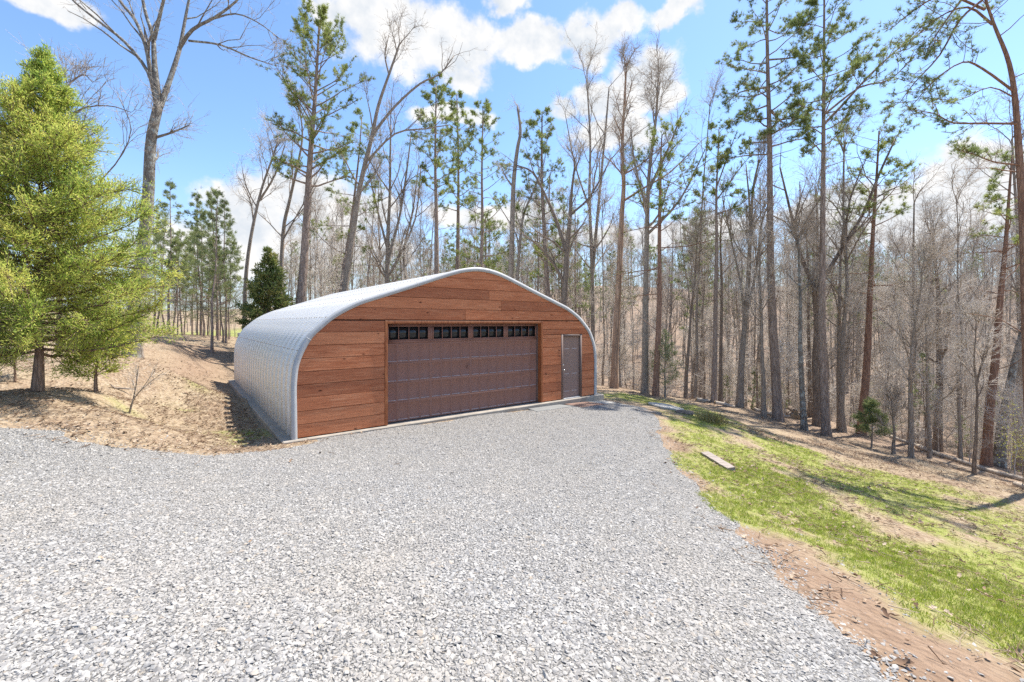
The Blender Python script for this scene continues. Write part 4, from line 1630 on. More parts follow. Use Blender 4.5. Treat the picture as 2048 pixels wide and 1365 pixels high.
def hero_bare(path, wpx, label, depth=None, bark='bark_grey', limbs=(), seed=1, wig=.06, name='bare_tree', twig='twig', **kw):
    rk = np.random.default_rng(seed)
    b, pts, depth = base_of(path, depth)
    tr = add_wiggle(smooth_path(pts, 4), rk, wig)
    gt, gc = Geo(), Geo()
    r0 = wpx / 2 * depth / F
    bare_tree(gt, gc, tr, r0, rk, **kw)
    for i, (pl, wp) in enumerate(limbs):
        rl = wp / 2 * depth / F
        bare_limb(gt, gc, rk, px_limb(pl, depth, b, rk, (-1) ** i * rk.uniform(.2, 1)), rl, max(rl * .35, .009), 6, 5, .7, .007)
    return finish(name, b, gt, gc, M[bark], M[twig], label, group=None)


def hero_pine(path, wpx, label, depth=None, bark='bark_pine', needle='needle', limbs=(), seed=1, wig=.05, name='pine_tree', tuft=(12, 6, 9), **kw):
    rk = np.random.default_rng(seed)
    b, pts, depth = base_of(path, depth)
    tr = add_wiggle(smooth_path(pts, 4), rk, wig)
    gt, gc = Geo(), Geo()
    r0 = wpx / 2 * depth / F
    pine_tree(gt, gc, tr, r0, rk, **kw)
    for i, (pl, wp) in enumerate(limbs):
        rl = wp / 2 * depth / F
        pine_branch(gt, gc, rk, px_limb(pl, depth, b, rk, (-1) ** i * rk.uniform(.2, .8)), rl, tuft[0], tuft[1], tuft[2], kw.get('ln', .2), kw.get('wd', .03), .3, .3)
    return finish(name, b, gt, gc, M[bark], [M[needle]], label)


# ---- cedars and the big lichened oak on the bank
rk = np.random.default_rng(21)
gt, gc = Geo(), Geo()
cb = hit(75, 784); print('cedar base', cb)
cedar_tree(gt, gc, 6.5, .07, rk, 2.42, .72, 250, 60, 31, .066, .0145, lean=(.12, 0), power=1.22, droop=.3, bulge=.22)
finish('cedar_tree', cb, gt, gc, M['bark_cedar'], M['cedar'], 'big bushy yellow-green cedar standing beside the drive at the left')
print('cedar quads', sum(len(f) for f in gc.f))
rk = np.random.default_rng(22)
gt, gc = Geo(), Geo()
h = hit(192, 785)
cedar_tree(gt, gc, 1.75, .028, rk, .85, .28, 46, 24, 10, .10, .022, lean=(.12, 0), power=.7, bulge=.4)
finish('small_cedar', h, gt, gc, M['bark_cedar'], M['cedar'], 'small feathery cedar sapling growing under the big cedar')
rk = np.random.default_rng(23)
gt, gc = Geo(), Geo()
h = hit(30, 765)
cedar_tree(gt, gc, 1.5, .02, rk, .55, .3, 26, 16, 8, .09, .02, power=.7)
finish('small_cedar', h, gt, gc, M['bark_cedar'], M['cedar_dark'], 'thin dark cedar sapling left of the big cedar trunk')
# thin bare shrub in front of the bank
rk = np.random.default_rng(24)
gt, gc = Geo(), Geo()
h = hit(258, 828)
for (dx, dz, r_) in ((.10, .75, .020), (.16, .70, .014), (.55, .62, .018), (.30, .66, .012), (-.05, .45, .010)):
    w_ = smooth_path([np.array([0, 0, -.03]), np.array([.08, 0, .25]), np.array([.14 + dx * .4, rk.uniform(-.1, .1), .25 + dz * .45]), np.array([.14 + dx, rk.uniform(-.2, .2), .25 + dz])], 3)
    gt.tube(w_, np.linspace(r_, .005, len(w_)), 6)
    pa = Path(w_)
    f = rk.uniform(.4, 1, 9)
    twiggery(gc, rk, pa.at(f), unit(pa.tan(f) + rk.normal(0, .5, (9, 3))), .28, .0035, 0, 2)
finish('bare_shrub', h, gt, gc, M['bark_grey'], M['twig'], 'small bare shrub with spreading stems on the bank before the ditch', 'shrub', crown='twigs')

T = []
hero_bare([(262, 700), (278, 560), (293, 430), (303, 300), (318, 205)], 26, 'tall lichen-grey bare oak with spreading limbs rising behind the big cedar', 16, 'bark_lichen', [
    ([(314, 215), (296, 145), (250, 85), (200, 45), (150, 5), (110, -40)], 8),
    ([(317, 215), (303, 155), (292, 95), (270, 40), (235, -5), (220, -60)], 10),
    ([(319, 210), (309, 125), (306, 75), (292, 30), (282, -20), (275, -80)], 11),
    ([(308, 80), (320, 30), (332, -20), (340, -70)], 8),
    ([(320, 215), (338, 165), (356, 110), (362, 85), (372, 30), (384, -30)], 11),
    ([(358, 98), (385, 60), (430, 35), (470, 5), (500, -30)], 7.5),
    ([(420, 40), (470, 28), (515, 45), (556, 75)], 4),
    ([(378, 82), (440, 90), (500, 115), (545, 130)], 5),
    ([(313, 275), (345, 265), (378, 251)], 6)],
    seed=31, nl=4, c0=.75, lmax=.10, top=.62, nb=3, ntw=4)
hero_bare([(283, 716), (281, 660), (276, 560)], 9, 'slim trunk with pale twigs standing on the bank left of the ditch', None, 'bark_grey', seed=32, nl=9, c0=.25, lmax=.3, ltw=.5, nb=3)
hero_bare([(120, 690), (118, 400), (112, 250), (135, 170)], 10, 'crooked dark bare tree whose branches show beside the cedar top', 14.5, 'bark_dark',
          [([(115, 300), (150, 225), (215, 212), (262, 225)], 4), ([(112, 240), (130, 180), (165, 150), (185, 165)], 4), ([(140, 420), (230, 330), (262, 260), (240, 200)], 3)], seed=33, nl=8, c0=.5, lmax=.2)

# ---- behind and beside the workshop, from the ditch round to the far corner
hero_bare([(487, 668), (492, 560), (505, 460), (520, 390), (540, 330), (552, 290)], 10, 'slender leaning bare tree left of the dark cedar behind the workshop', 25, 'bark_grey',
          [([(508, 450), (500, 400), (478, 355)], 4), ([(520, 400), (550, 350), (570, 290)], 5)], seed=34, nl=11, c0=.4, lmax=.22)
hero_bare([(560, 640), (566, 470), (580, 400), (596, 330), (604, 270), (598, 210)], 10, 'bare tree curving up just left of the tallest pine', 28, 'bark_grey',
          [([(566, 480), (600, 420), (640, 350)], 4)], seed=35, nl=12, c0=.4, lmax=.24)
hero_pine([(598, 640), (606, 540), (615, 420), (622, 300), (631, 180), (638, 45)], 21, 'tallest pine with a dense rounded green crown left of the workshop ridge', 24, seed=36,
          c0=.52, nb=44, lmax=3.4, nsub=8, ntuft=6, nn=9, stubs=9, rise=.55, ln=.21, wd=.034)
hero_bare([(688, 600), (702, 490), (720, 375), (742, 280), (756, 215), (778, 150), (800, 85)], 15, 'leaning forked bare tree with a long limb reaching right before the tall pine', 25, 'bark_grey',
          [([(746, 268), (790, 213), (840, 168), (880, 148), (908, 112)], 6.5), ([(732, 325), (790, 268), (850, 258), (900, 250)], 5), ([(778, 150), (770, 110), (778, 70)], 4)], seed=37, nl=9, c0=.5, lmax=.18)
hero_pine([(680, 610), (692, 510), (704, 430), (716, 330), (724, 235)], 10, 'leaning pine with flat layered branches behind the leaning bare tree', 28, seed=38,
          c0=.42, nb=22, lmax=3.4, shape='flat', nsub=7, ntuft=6, rise=.02, stubs=6)
hero_bare([(774, 590), (776, 480), (779, 380), (782, 250)], 13, 'many-branched bare tree rising behind the roof left of the ridge', 29, 'bark_grey', [
    ([(776, 520), (800, 430), (815, 330), (822, 270)], 6), ([(775, 500), (750, 400), (735, 330)], 5), ([(785, 540), (830, 440), (842, 330)], 5)], seed=39, nl=14, c0=.2, lmax=.3)
hero_bare([(812, 585), (808, 500), (826, 420), (838, 330)], 8, 'thin leaning bare tree between the many-branched tree and the round-topped pine', 31, 'bark_grey', seed=40, nl=12, c0=.2, lmax=.28)
hero_pine([(873, 575), (873, 450), (871, 330), (872, 168)], 13, 'round-topped straight pine left of the roof ridge, the left one of three', 27, seed=41, c0=.62, nb=30, lmax=2.2, nsub=7, ntuft=6, stubs=10, rise=.5)
hero_pine([(914, 570), (916, 450), (917, 340), (914, 188)], 11, 'straight pine directly behind the roof ridge, the middle one of three', 31, seed=42, c0=.58, nb=26, lmax=2.1, nsub=7, ntuft=6, stubs=10, rise=.5)
hero_pine([(962, 570), (964, 450), (964, 340), (966, 212)], 10, 'straight pine right of the roof ridge with a tall open crown, last of three', 26, seed=43, c0=.38, nb=36, lmax=2.35, nsub=7, ntuft=5, stubs=8, rise=.35)
hero_pine([(975, 600), (972, 520), (971, 430)], 8, 'short young pine just behind the open-crowned pine right of the ridge', 29, seed=44, c0=.3, nb=16, lmax=1.8, needle='needle_young', nsub=5, rise=.15)
hero_bare([(1021, 600), (1024, 480), (1027, 370), (1034, 300), (1041, 262), (1036, 214)], 14, 'dead snag with a bare broken spike top right of the ridge', 24, 'bark_grey', [
    ([(1034, 560), (1045, 440), (1066, 385), (1085, 335)], 6), ([(1026, 375), (1012, 355), (1005, 340)], 4)], seed=45, nl=4, c0=.5, lmax=.06, top=.3, name='dead_snag', ntw=2, nb=2)
hero_pine([(1097, 620), (1090, 500), (1085, 390), (1084, 300), (1084, 224)], 12, 'straight pine with a rounded tuft top between snag and crooked oak', 25, seed=46, c0=.40, nb=36, lmax=2.1, nsub=7, ntuft=5, stubs=8, rise=.3, needle='needle')
hero_bare([(1127, 640), (1133, 520), (1139, 440), (1143, 395), (1150, 330)], 16, 'crooked forking dark oak behind the right slope of the roof', 23, 'bark_dark', [
    ([(1132, 500), (1112, 440), (1090, 390), (1065, 345), (1030, 330)], 8), ([(1130, 570), (1105, 525), (1075, 490), (1045, 470)], 7), ([(1140, 430), (1175, 400), (1200, 360), (1215, 330)], 5)], seed=47, nl=8, c0=.5, lmax=.25)
hero_pine([(1152, 640), (1150, 500), (1150, 360)], 6, 'thin open pine standing behind the crooked oak', 30, seed=48, c0=.35, nb=22, lmax=2.6, shape='flat', nsub=5, ntuft=4, rise=.1, needle='needle_young')
hero_bare([(1186, 690), (1184, 520), (1179, 390), (1180, 280), (1174, 165)], 11, 'tall slim bare tree left of the orange-barked trunk', 27, 'bark_grey',
          [([(1184, 560), (1198, 400), (1212, 250), (1218, 175)], 7), ([(1180, 420), (1150, 330), (1130, 225)], 4)], seed=49, nl=16, c0=.4, lmax=.2)
hero_bare([(1228, 777), (1232, 660), (1238, 540), (1243, 440), (1247, 370), (1245, 300), (1249, 220), (1252, 135)], 15, 'tall straight orange-barked tree with bare twiggy top near the workshop corner', None, 'bark_orange',
          [([(1243, 405), (1290, 375), (1340, 345), (1400, 285)], 5), ([(1246, 350), (1280, 330), (1330, 290)], 4)], seed=50, nl=18, c0=.62, lmax=.13, ltw=.5)
hero_bare([(1290, 788), (1290, 680), (1291, 560), (1294, 440), (1300, 340), (1312, 240), (1316, 165)], 15, 'tall pale grey oak right of the orange-barked tree', None, 'bark_grey', [
    ([(1296, 430), (1270, 330), (1262, 260)], 6), ([(1298, 380), (1340, 290), (1362, 230)], 6), ([(1294, 470), (1360, 400), (1410, 300)], 6)], seed=51, nl=15, c0=.45, lmax=.2)
hero_pine([(1311, 793), (1316, 680), (1319, 560), (1319, 440), (1321, 345), (1324, 270)], 13, 'red-barked pine with a thin crown close beside the pale grey oak', None, 'bark_red', seed=52, c0=.62, nb=20, lmax=3.2, shape='flat', nsub=5, ntuft=4, rise=.3, stubs=6, dead=4)
hero_bare([(1371, 798), (1376, 690), (1384, 610), (1392, 540), (1394, 470)], 7, 'thin dark leaning tree alone between the small green cedar and tall pines', None, 'bark_dark', seed=53, nl=9, c0=.5, lmax=.2)
hero_pine([(1393, 700), (1393, 600), (1396, 455)], 6, 'dark bushy evergreen crown far back in the woods', 36, needle='needle_blue', seed=54, c0=.45, nb=26, lmax=2.3, nsub=7, ntuft=5, rise=.3, stubs=0)
hero_pine([(1428, 807), (1430, 660), (1432, 520), (1434, 400), (1438, 255)], 11, 'slim straight pine with a one-sided crown reaching right', None, seed=55, c0=.68, nb=15, lmax=2.0, shape='flat', nsub=6, ntuft=5, rise=.35, stubs=6,
          limbs=[([(1434, 400), (1470, 350), (1510, 300)], 3), ([(1433, 430), (1480, 410), (1520, 375)], 3), ([(1435, 370), (1460, 300), (1475, 260)], 3)], tuft=(8, 5, 9))
hero_bare([(1441, 806), (1443, 680), (1442, 560), (1441, 470), (1450, 400)], 8, 'dark straight trunk standing close behind the slim one-sided pine', None, 'bark_dark', seed=56, nl=10, c0=.5, lmax=.25)
hero_bare([(1479, 814), (1484, 720), (1491, 640), (1496, 560), (1500, 470), (1506, 380), (1520, 320)], 14, 'forked oak with dark scar at the woods edge behind the edging log', None, 'bark_grey', [
    ([(1490, 640), (1480, 560), (1462, 480), (1446, 400)], 6), ([(1496, 620), (1512, 540), (1525, 440), (1550, 390)], 6), ([(1498, 560), (1500, 430), (1492, 330)], 6)], seed=57, nl=12, c0=.5, lmax=.2)
hero_bare([(1528, 834), (1525, 720), (1521, 600), (1518, 500)], 10, 'straight grey trunk just left of the tall leaning pine', None, 'bark_grey', seed=58, nl=10, c0=.5, lmax=.25)
hero_pine([(1557, 841), (1550, 720), (1544, 600), (1539, 450), (1538, 250), (1535, 80), (1533, -110)], 18.5, 'tall thick pine with pale bark and a high open crown, left of two', None, seed=59,
          c0=.56, nb=34, lmax=2.6, nsub=9, ntuft=6, nn=10, stubs=8, rise=.15, needle='needle_blue', ln=.19, wd=.028,
          limbs=[([(1538, 210), (1500, 225), (1455, 250)], 4), ([(1537, 175), (1480, 185), (1445, 215)], 4), ([(1538, 260), (1565, 240), (1615, 235)], 4), ([(1538, 220), (1575, 250), (1600, 215)], 4), ([(1536, 120), (1590, 115), (1640, 100)], 4)], tuft=(10, 6, 10))
hero_bare([(1609, 861), (1604, 760), (1600, 660), (1599, 560), (1596, 480)], 12, 'lichen-spotted trunk standing in front of the cut log pile', None, 'bark_lichen', seed=60, nl=8, c0=.6, lmax=.22)
hero_bare([(1621, 834), (1619, 700), (1616, 560), (1612, 470)], 8, 'narrow dark trunk right behind the lichen-spotted one', None, 'bark_dark', seed=61, nl=9, c0=.5, lmax=.25)
hero_bare([(1634, 852), (1632, 740), (1632, 640), (1628, 565)], 14, 'dark oak forking widely behind the right-hand tall pine', None, 'bark_dark', [
    ([(1629, 580), (1600, 505), (1580, 420), (1560, 335)], 9), ([(1634, 580), (1685, 495), (1725, 430), (1760, 345), (1790, 280)], 9), ([(1600, 505), (1590, 440), (1610, 370)], 5), ([(1690, 490), (1700, 400), (1740, 300)], 5)], seed=62, nl=5, c0=.6, lmax=.2, top=.6)
hero_pine([(1653, 872), (1648, 760), (1644, 640), (1643, 500), (1647, 330), (1648, 150), (1650, -70)], 16.5, 'tall straight pine in the leaf-strewn yard, right of two', None, seed=63,
          c0=.6, nb=30, lmax=2.4, nsub=9, ntuft=6, nn=10, stubs=8, rise=.3, needle='needle_blue', ln=.19, wd=.028,
          limbs=[([(1647, 250), (1690, 205), (1740, 150), (1800, 95), (1850, 60)], 6), ([(1648, 230), (1720, 175), (1780, 160), (1830, 110)], 5), ([(1648, 200), (1700, 150), (1745, 95)], 4)], tuft=(14, 7, 10))
hero_bare([(1681, 860), (1678, 740), (1678, 620), (1682, 520), (1690, 420)], 11, 'grey trunk a little right of the tall straight yard pine', None, 'bark_grey', seed=64, nl=12, c0=.45, lmax=.25)
hero_pine([(1722, 870), (1729, 770), (1737, 650), (1744, 520), (1751, 400), (1757, 262)], 15, 'leaning red-barked pine with thin layered branches', None, 'bark_red', seed=65, c0=.66, nb=24, lmax=3.0, shape='flat', nsub=6, ntuft=5, rise=.12, stubs=8, dead=6)
hero_bare([(1788, 908), (1787, 860), (1785, 800)], 7, 'short thin bare sapling between green pine sapling and twin-stemmed tree', None, 'bark_grey', seed=66, nl=10, c0=.3, lmax=.5, ltw=.4, rtw=.005, name='sapling')
hero_bare([(1822, 916), (1821, 800), (1825, 700), (1835, 620), (1842, 540)], 9, 'twin-stemmed tree with pale twigs standing in the leafy yard', None, 'bark_grey', [([(1826, 760), (1832, 690), (1826, 610)], 5)], seed=67, nl=14, c0=.35, lmax=.32, twig='brush_twig')
hero_bare([(1859, 916), (1857, 820), (1853, 720), (1850, 640)], 7, 'thin straight tree right of the twin-stemmed one', None, 'bark_grey', seed=68, nl=14, c0=.35, lmax=.35, twig='brush_twig')
hero_bare([(1874, 902), (1880, 790), (1878, 680), (1873, 570), (1868, 470)], 15, 'thick dark trunk behind the long edging log', None, 'bark_dark', seed=69, nl=13, c0=.4, lmax=.25)
hero_bare([(1920, 914), (1918, 830), (1915, 740)], 6, 'narrow bare trunk, left one of two slim trunks behind the long log', None, 'bark_grey', seed=70, nl=10, c0=.4, lmax=.35, ltw=.5)
hero_bare([(1937, 915), (1932, 830), (1928, 740)], 7, 'narrow bare trunk, right one of two slim trunks behind the long log', None, 'bark_dark', seed=71, nl=10, c0=.4, lmax=.35, ltw=.5)
hero_bare([(1949, 950), (1951, 850), (1953, 760), (1951, 650)], 7, 'forked sapling standing before the long edging log', None, 'bark_dark', [([(1953, 770), (1965, 720), (1978, 665)], 4)], seed=72, nl=10, c0=.5, lmax=.3, ltw=.4, name='sapling')
hero_pine([(1972, 932), (1982, 800), (1993, 680), (2004, 560), (2016, 440), (2024, 310)], 16, 'red-brown pine leaning right near the picture edge', None, 'bark_red', seed=73, c0=.7, nb=18, lmax=2.6, shape='flat', nsub=5, ntuft=4, rise=.1, stubs=10, dead=5)
hero_bare([(1996, 934), (2006, 840), (2028, 740), (2056, 620), (2080, 500)], 20, 'thick mottled trunk leaning right at the picture edge', None, 'bark_lichen', seed=74, nl=10, c0=.5, lmax=.22)
hero_pine([(2062, 935), (2056, 700), (2050, 500), (2043, 340), (2034, 215), (2016, 130), (1985, 50), (1955, -50)], 19, 'near pine bending left overhead at the upper right, with long drooping limbs', 12.5, 'bark_red', 'needle_blue', seed=75,
          c0=.9, nb=8, lmax=1.6, nsub=6, ntuft=5, stubs=6, rise=.3, ln=.15, wd=.02,
          limbs=[([(1985, 50), (1935, 15), (1870, 40), (1800, 105)], 5), ([(1965, 0), (1920, 40), (1880, 110), (1830, 165), (1800, 205)], 5), ([(1970, 20), (1890, -10), (1830, 20), (1780, 60)], 5), ([(2030, 185), (1965, 138), (1925, 125), (1870, 160), (1830, 205)], 5),
                 ([(2034, 248), (1960, 247), (1905, 246), (1870, 228), (1835, 222)], 5), ([(2036, 200), (1980, 175), (1920, 200), (1850, 195)], 3), ([(2040, 330), (1990, 325), (1950, 310), (1915, 300)], 4), ([(1945, -30), (1900, 30), (1860, 90), (1850, 120)], 4)], tuft=(16, 6, 9))

# ---- small greenery at the woods edge
def small_pine(px, py, H, label, seed, needle='needle_young', rmax=.8):
    rk = np.random.default_rng(seed)
    gt, gc = Geo(), Geo()
    b = hit(px, py)
    pine_tree(gt, gc, smooth_path([np.array([0, 0, -.05]), np.array([.03, 0, H * .5]), np.array([0, .05, H])], 4), .03, rk, c0=.3, nb=22, lmax=rmax, nsub=6, ntuft=5, nn=10, ln=.14, wd=.016, stubs=2, rise=.25, shape='cone')
    finish('pine_sapling', b, gt, gc, M['bark_grey'], M[needle], label)


small_pine(1743, 896, 1.75, 'small light green pine sapling in the leafy yard before the leaning red pine', 81)
rk = np.random.default_rng(82)
gt, gc = Geo(), Geo()
b = hit(1330, 796)
cedar_tree(gt, gc, 2.9, .04, rk, .9, .5, 34, 18, 8, .11, .02, power=.8)
finish('small_cedar', b, gt, gc, M['bark_grey'], M['needle_young'], 'small green cedar at the woods edge beside the red-barked pine')
rk = np.random.default_rng(83)
gt, gc = Geo(), Geo()
cx_ = (537 - 1024) / F * 23.5
b = Vector((cx_, 23.5, gz(cx_, 23.5)))
cedar_tree(gt, gc, 6.0, .10, rk, 1.75, .6, 90, 30, 10, .2, .055, power=.9)
finish('dark_cedar', b, gt, gc, M['bark_cedar'], M['cedar_dark'], 'dark green cone-shaped cedar behind the far end of the workshop roof')
rk = np.random.default_rng(84)
gt, gc = Geo(), Geo()
b = hit(2075, 985)
for k in range(9):
    w_ = wander(rk, (rk.uniform(-.3, .3), rk.uniform(-.3, .3), -.05), (rk.uniform(-.5, .05), rk.uniform(-.3, .3), 1), rk.uniform(1.5, 3.2), 6, .12, -.02)
    gt.tube(w_, np.linspace(.014, .004, 7), 5)
    pa = Path(w_)
    f = rk.uniform(.3, 1, 14)
    P_, D_ = pa.at(f), unit(pa.tan(f) + rk.normal(0, .6, (14, 3)))
    twiggery(gt, rk, P_, D_, .5, .003, 0, 2)
    lp = np.repeat(P_ + D_ * .25, 6, 0) + rk.normal(0, .16, (84, 3))
    ld = unit(rk.normal(0, 1, (84, 3)))
    gc.blades(lp, ld, unit(np.cross(ld, rk.normal(0, 1, (84, 3)))), .055, .026)
finish('budding_shrub', b, gt, gc, M['bark_grey'], M['bud'], 'twiggy shrub with fresh yellow-green buds at the right picture edge', 'shrub', crown='leaves')
# tuft of dry ornamental grass
rk = np.random.default_rng(85)
h1, h2 = hit(1405, 842), hit(1445, 852)
gt = Geo()
n = 420
c_ = np.array(h1)[None] + (np.array(h2) - np.array(h1))[None] * rk.uniform(0, 1, (n, 1)) + np.column_stack([rk.normal(0, .12, n), rk.normal(0, .12, n), np.zeros(n)])
c_ -= np.array(h1)
d = unit(np.column_stack([rk.normal(0, .5, n), rk.normal(0, .5, n), np.ones(n) * .9]))
gt.blades(c_, d, unit(np.cross(d, rk.normal(0, 1, (n, 3)))), rk.uniform(.2, .5, n), .013)
m, t, b_ = principled('dry_grass', rough=.8)
t.set(b_, 'Base Color', t.ramp(t.n('ShaderNodeNewGeometry').outputs['Random Per Island'], [(0, (.10, .12, .03)), (.5, (.26, .22, .09)), (1, (.42, .34, .18))]))
o = gt.build('grass_clump', m)
o.location = h1
tag(o, 'low clump of dark dry grass at the top of the green bank', 'grass')

# ---- the young pines on the rise to the left
def proto(kind, H, r0, seed, **kw):
    rk = np.random.default_rng(seed)
    gt, gc = Geo(), Geo()
    lean = rk.normal(0, .03 * H, 2)
    tr = add_wiggle(smooth_path([np.array([0, 0, -.15]), np.array([lean[0] * .3, lean[1] * .3, H * .4]), np.array([lean[0], lean[1], H])], 5), rk, .012 * H)
    if kind == 'pine':
        pine_tree(gt, gc, tr, r0, rk, **kw)
    elif kind == 'bare':
        bare_tree(gt, gc, tr, r0, rk, **kw)
    return gt, gc


def protos(kind, specs, tm, cm, **kw):
    out = []
    for (H, r0, seed, extra) in specs:
        gt, gc = proto(kind, H, r0, seed, **{**kw, **extra})
        out.append((gt.mesh('trunk', [M[tm]], True), gc.mesh('crown', [M[cm]])))
    return out


def place(name, pr, loc, rz, s, label, group, crown='crown', cat='tree'):
    e = bpy.data.objects.new(name, None)
    COL.objects.link(e)
    e.location = loc
    e.rotation_euler = (0, 0, rz)
    e.scale = (s, s, s)
    for nm, me in (('trunk', pr[0]), (crown, pr[1])):
        c = bpy.data.objects.new(nm, me)
        COL.objects.link(c)
        c.parent = e
    tag(e, label, cat, group)
    return e


rr = random.Random(91)
young = protos('pine', [(8.2, .065, 101, {}), (7.4, .06, 102, {}), (9.0, .075, 103, {}), (6.6, .05, 104, {})], 'bark_pine', 'needle_young',
               c0=.42, nb=22, lmax=1.5, nsub=5, ntuft=4, nn=7, ln=.2, wd=.028, stubs=8, rise=.2, shape='cone', dead=4)
for i, (px, py) in enumerate([(309, 667), (315, 666), (338, 677), (356, 672), (364, 668), (369, 667), (385, 666), (395, 666), (408, 670), (416, 670), (424, 683), (433, 674), (437, 673), (446, 673), (452, 674), (458, 674), (328, 668), (347, 667), (402, 668), (441, 671)]):
    dpt = 33 - (py - 664) * .55 + rr.uniform(-2, 3)
    x = (px - 1024) / F * dpt
    place('young_pine', young[i % 4], (x, dpt, gz(x, dpt)), rr.uniform(0, 6.28), rr.uniform(.8, 1.15), 'thin young pine in the stand on the rise between big cedar and workshop', 'young pines on the rise')

# ---- the woods beyond the yard and behind the workshop
wood = protos('bare', [(15, .15, 111, {}), (17, .17, 112, {}), (13, .12, 113, {}), (16, .13, 114, {'nl': 16}), (14, .16, 115, {'c0': .3}), (18, .19, 116, {})], 'bark_grey', 'twig',
              c0=.42, nl=13, lmax=.26, nb=5, ntw=5, ltw=.8, rtw=.008)
thin = protos('bare', [(9, .06, 121, {}), (7.5, .05, 122, {}), (10.5, .07, 123, {}), (8, .045, 124, {})], 'bark_grey', 'brush_twig',
              c0=.22, nl=13, lmax=.25, nb=4, ntw=5, ltw=.6, rtw=.006, sides=6)
sap = protos('bare', [(3.2, .022, 131, {}), (4.4, .028, 132, {}), (2.4, .02, 133, {}), (5.2, .032, 134, {})], 'twig', 'brush_twig',
             c0=.08, nl=12, lmax=.42, nb=3, ntw=5, ltw=.5, rtw=.006, sides=5, flare=1.0, angle=.8)
pole = protos('bare', [(13, .075, 151, {}), (11, .06, 152, {}), (14, .085, 153, {}), (12, .065, 154, {}), (10, .05, 155, {})], 'bark_grey', 'twig',
              c0=.5, nl=9, lmax=.2, nb=4, ntw=4, ltw=.6, rtw=.006, sides=7)
wpine = protos('pine', [(17, .15, 141, {}), (15, .13, 142, {}), (19, .17, 143, {})], 'bark_pine', 'needle_blue',
               c0=.62, nb=24, lmax=2.2, nsub=6, ntuft=5, nn=8, ln=.22, wd=.034, stubs=10, rise=.3, dead=4)


def clear_of(x, y, lim):
    tl = (x - P0[0]) * CT + (y - P0[1]) * ST
    sl = -(x - P0[0]) * ST + (y - P0[1]) * CT
    return not (-4.5 < tl < 9.5 and -3 < sl < lim)


def sow(n, px0, px1, d0, d1, fn, power=1.0):
    k = 0
    while k < n:
        px = rr.uniform(px0, px1)
        dd = d0 + (d1 - d0) * rr.random() ** power
        x = (px - 1024) / F * dd
        if not clear_of(x, dd, 14.5):
            continue
        if 1180 < px and dd < 21.5 + max(0, (1560 - px)) / 380 * 1.5 - max(0, px - 1560) / 490 * 5.0:
            continue
        fn(x, dd)
        k += 1


sow(25, 1200, 2100, 20, 48, lambda x, y: place('woodland_tree', wood[rr.randrange(6)], (x, y, gz(x, y)), rr.uniform(0, 6.28), rr.uniform(.75, 1.1), 'bare grey tree deep in the woods beyond the yard', 'bare trees in the woods beyond the yard'))
sow(15, 640, 1200, 27, 50, lambda x, y: place('woodland_tree', wood[rr.randrange(6)], (x, y, gz(x, y)), rr.uniform(0, 6.28), rr.uniform(.7, 1.0), 'bare grey tree in the woods behind the workshop roof', 'bare trees behind the workshop'))
sow(46, 1195, 2120, 18, 38, lambda x, y: place('thin_tree', thin[rr.randrange(4)], (x, y, gz(x, y)), rr.uniform(0, 6.28), rr.uniform(.7, 1.25), 'thin pale-twigged tree in the woods beyond the yard', 'thin trees in the woods beyond the yard'))
sow(20, 480, 1200, 25, 40, lambda x, y: place('thin_tree', thin[rr.randrange(4)], (x, y, gz(x, y)), rr.uniform(0, 6.28), rr.uniform(.7, 1.15), 'thin pale-twigged tree behind the workshop roof', 'thin trees behind the workshop'))
sow(85, 1195, 2150, 16.5, 34, lambda x, y: place('bare_sapling', sap[rr.randrange(4)], (x, y, gz(x, y)), rr.uniform(0, 6.28), rr.uniform(.7, 1.3), 'pale twiggy sapling in the undergrowth of the woods', 'saplings in the undergrowth', 'branches', 'sapling'))
sow(66, 1190, 2120, 20, 46, lambda x, y: place('pole_tree', pole[rr.randrange(5)], (x, y, gz(x, y)), rr.uniform(0, 6.28), rr.uniform(.75, 1.2), 'slim straight trunk with bare top in the woods beyond the yard', 'slim straight trunks in the woods beyond the yard'))
sow(9, 1330, 2100, 30, 50, lambda x, y: place('woodland_pine', wpine[rr.randrange(3)], (x, y, gz(x, y)), rr.uniform(0, 6.28), rr.uniform(.7, .95), 'green pine deep in the woods beyond the yard', 'pines in the woods beyond the yard'))
sow(6, 700, 1180, 30, 46, lambda x, y: place('woodland_pine', wpine[rr.randrange(3)], (x, y, gz(x, y)), rr.uniform(0, 6.28), rr.uniform(.55, .8), 'slim green pine deep in the woods behind the workshop', 'pines behind the workshop'))
sow(14, 1350, 2060, 19, 34, lambda x, y: place('young_pine', young[rr.randrange(4)], (x, y, gz(x, y)), rr.uniform(0, 6.28), rr.uniform(.3, .6), 'small pale green pine among the undergrowth of the woods', 'small pines in the undergrowth'))
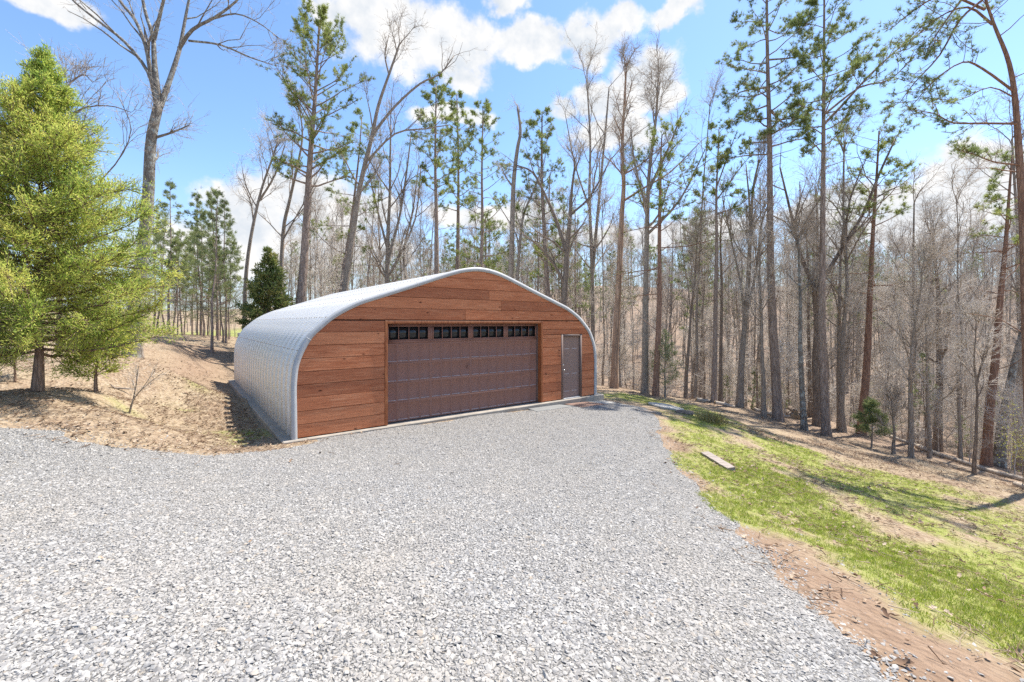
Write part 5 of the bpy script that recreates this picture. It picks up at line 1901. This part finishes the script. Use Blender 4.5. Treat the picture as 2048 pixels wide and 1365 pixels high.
# the same woods go on past the picture's edge; their shade reaches the bank and they show in the door panes
for i in range(16):
    x, y = rr.uniform(19, 46), rr.uniform(-16, 9)
    pr, nm, lb = (wood[i % 6], 'woodland_tree', 'bare tree of the woods outside the view to the right') if i % 3 else (wpine[i % 3], 'woodland_pine', 'pine of the woods outside the view to the right')
    place(nm, pr, (x, y, gz(x, y)), rr.uniform(0, 6.28), rr.uniform(.8, 1.1), lb, 'trees outside the view')

# far-off woods on the opposite slope: one mass
ob = []
for k, pr in enumerate(wood[:4] + pole[:3] + wpine[:1]):
    g1 = bpy.data.objects.new('far_tree', pr[0]); g2 = bpy.data.objects.new('far_tree', pr[1])
    ob += [g1, g2]
pts, idx, scl, rot = [], [], [], []
rf = np.random.default_rng(95)
for _ in range(820):
    px = rf.uniform(560, 2250)
    dd = 44 + 110 * rf.random() ** 1.3
    x = (px - 1024) / F * dd
    k = int(rf.choice(8, p=[.14, .14, .14, .14, .13, .14, .13, .04]))
    a = rf.uniform(0, 6.28); s = rf.uniform(.55, .85) if k < 4 else (rf.uniform(.7, 1.0) if k < 7 else rf.uniform(.5, .7))
    z = gz(x, dd)
    for q in (0, 1):
        pts.append((x, dd, z)); idx.append(2 * k + q); scl.append(s); rot.append((0, 0, a))
for _ in range(240):
    px = rf.uniform(-200, 560)
    dd = 62 + 100 * rf.random()
    x = (px - 1024) / F * dd
    k = int(rf.integers(0, 8))
    a = rf.uniform(0, 6.28); s = rf.uniform(.4, .65)
    z = gz(x, dd)
    for q in (0, 1):
        pts.append((x, dd, z)); idx.append(2 * k + q); scl.append(s); rot.append((0, 0, a))
nO = len(ob)
o = scatter('far_woods', pts, rot, scl, idx, ob)
tag(o, kind='stuff')
# brush on the forest floor
ob = []
for pr in sap:
    ob += [bpy.data.objects.new('brush', pr[0]), bpy.data.objects.new('brush', pr[1])]
pts, idx, scl, rot = [], [], [], []
for _ in range(220):
    px = rf.uniform(1150, 2200)
    dd = 24 + 60 * rf.random() ** 1.2
    x = (px - 1024) / F * dd
    k = int(rf.integers(0, 4)); a = rf.uniform(0, 6.28); s = rf.uniform(.5, 1.1)
    z = gz(x, dd)
    for q in (0, 1):
        pts.append((x, dd, z)); idx.append(2 * k + q); scl.append(s); rot.append((0, 0, a))
o = scatter('undergrowth', pts, rot, scl, idx, ob)
tag(o, kind='stuff')
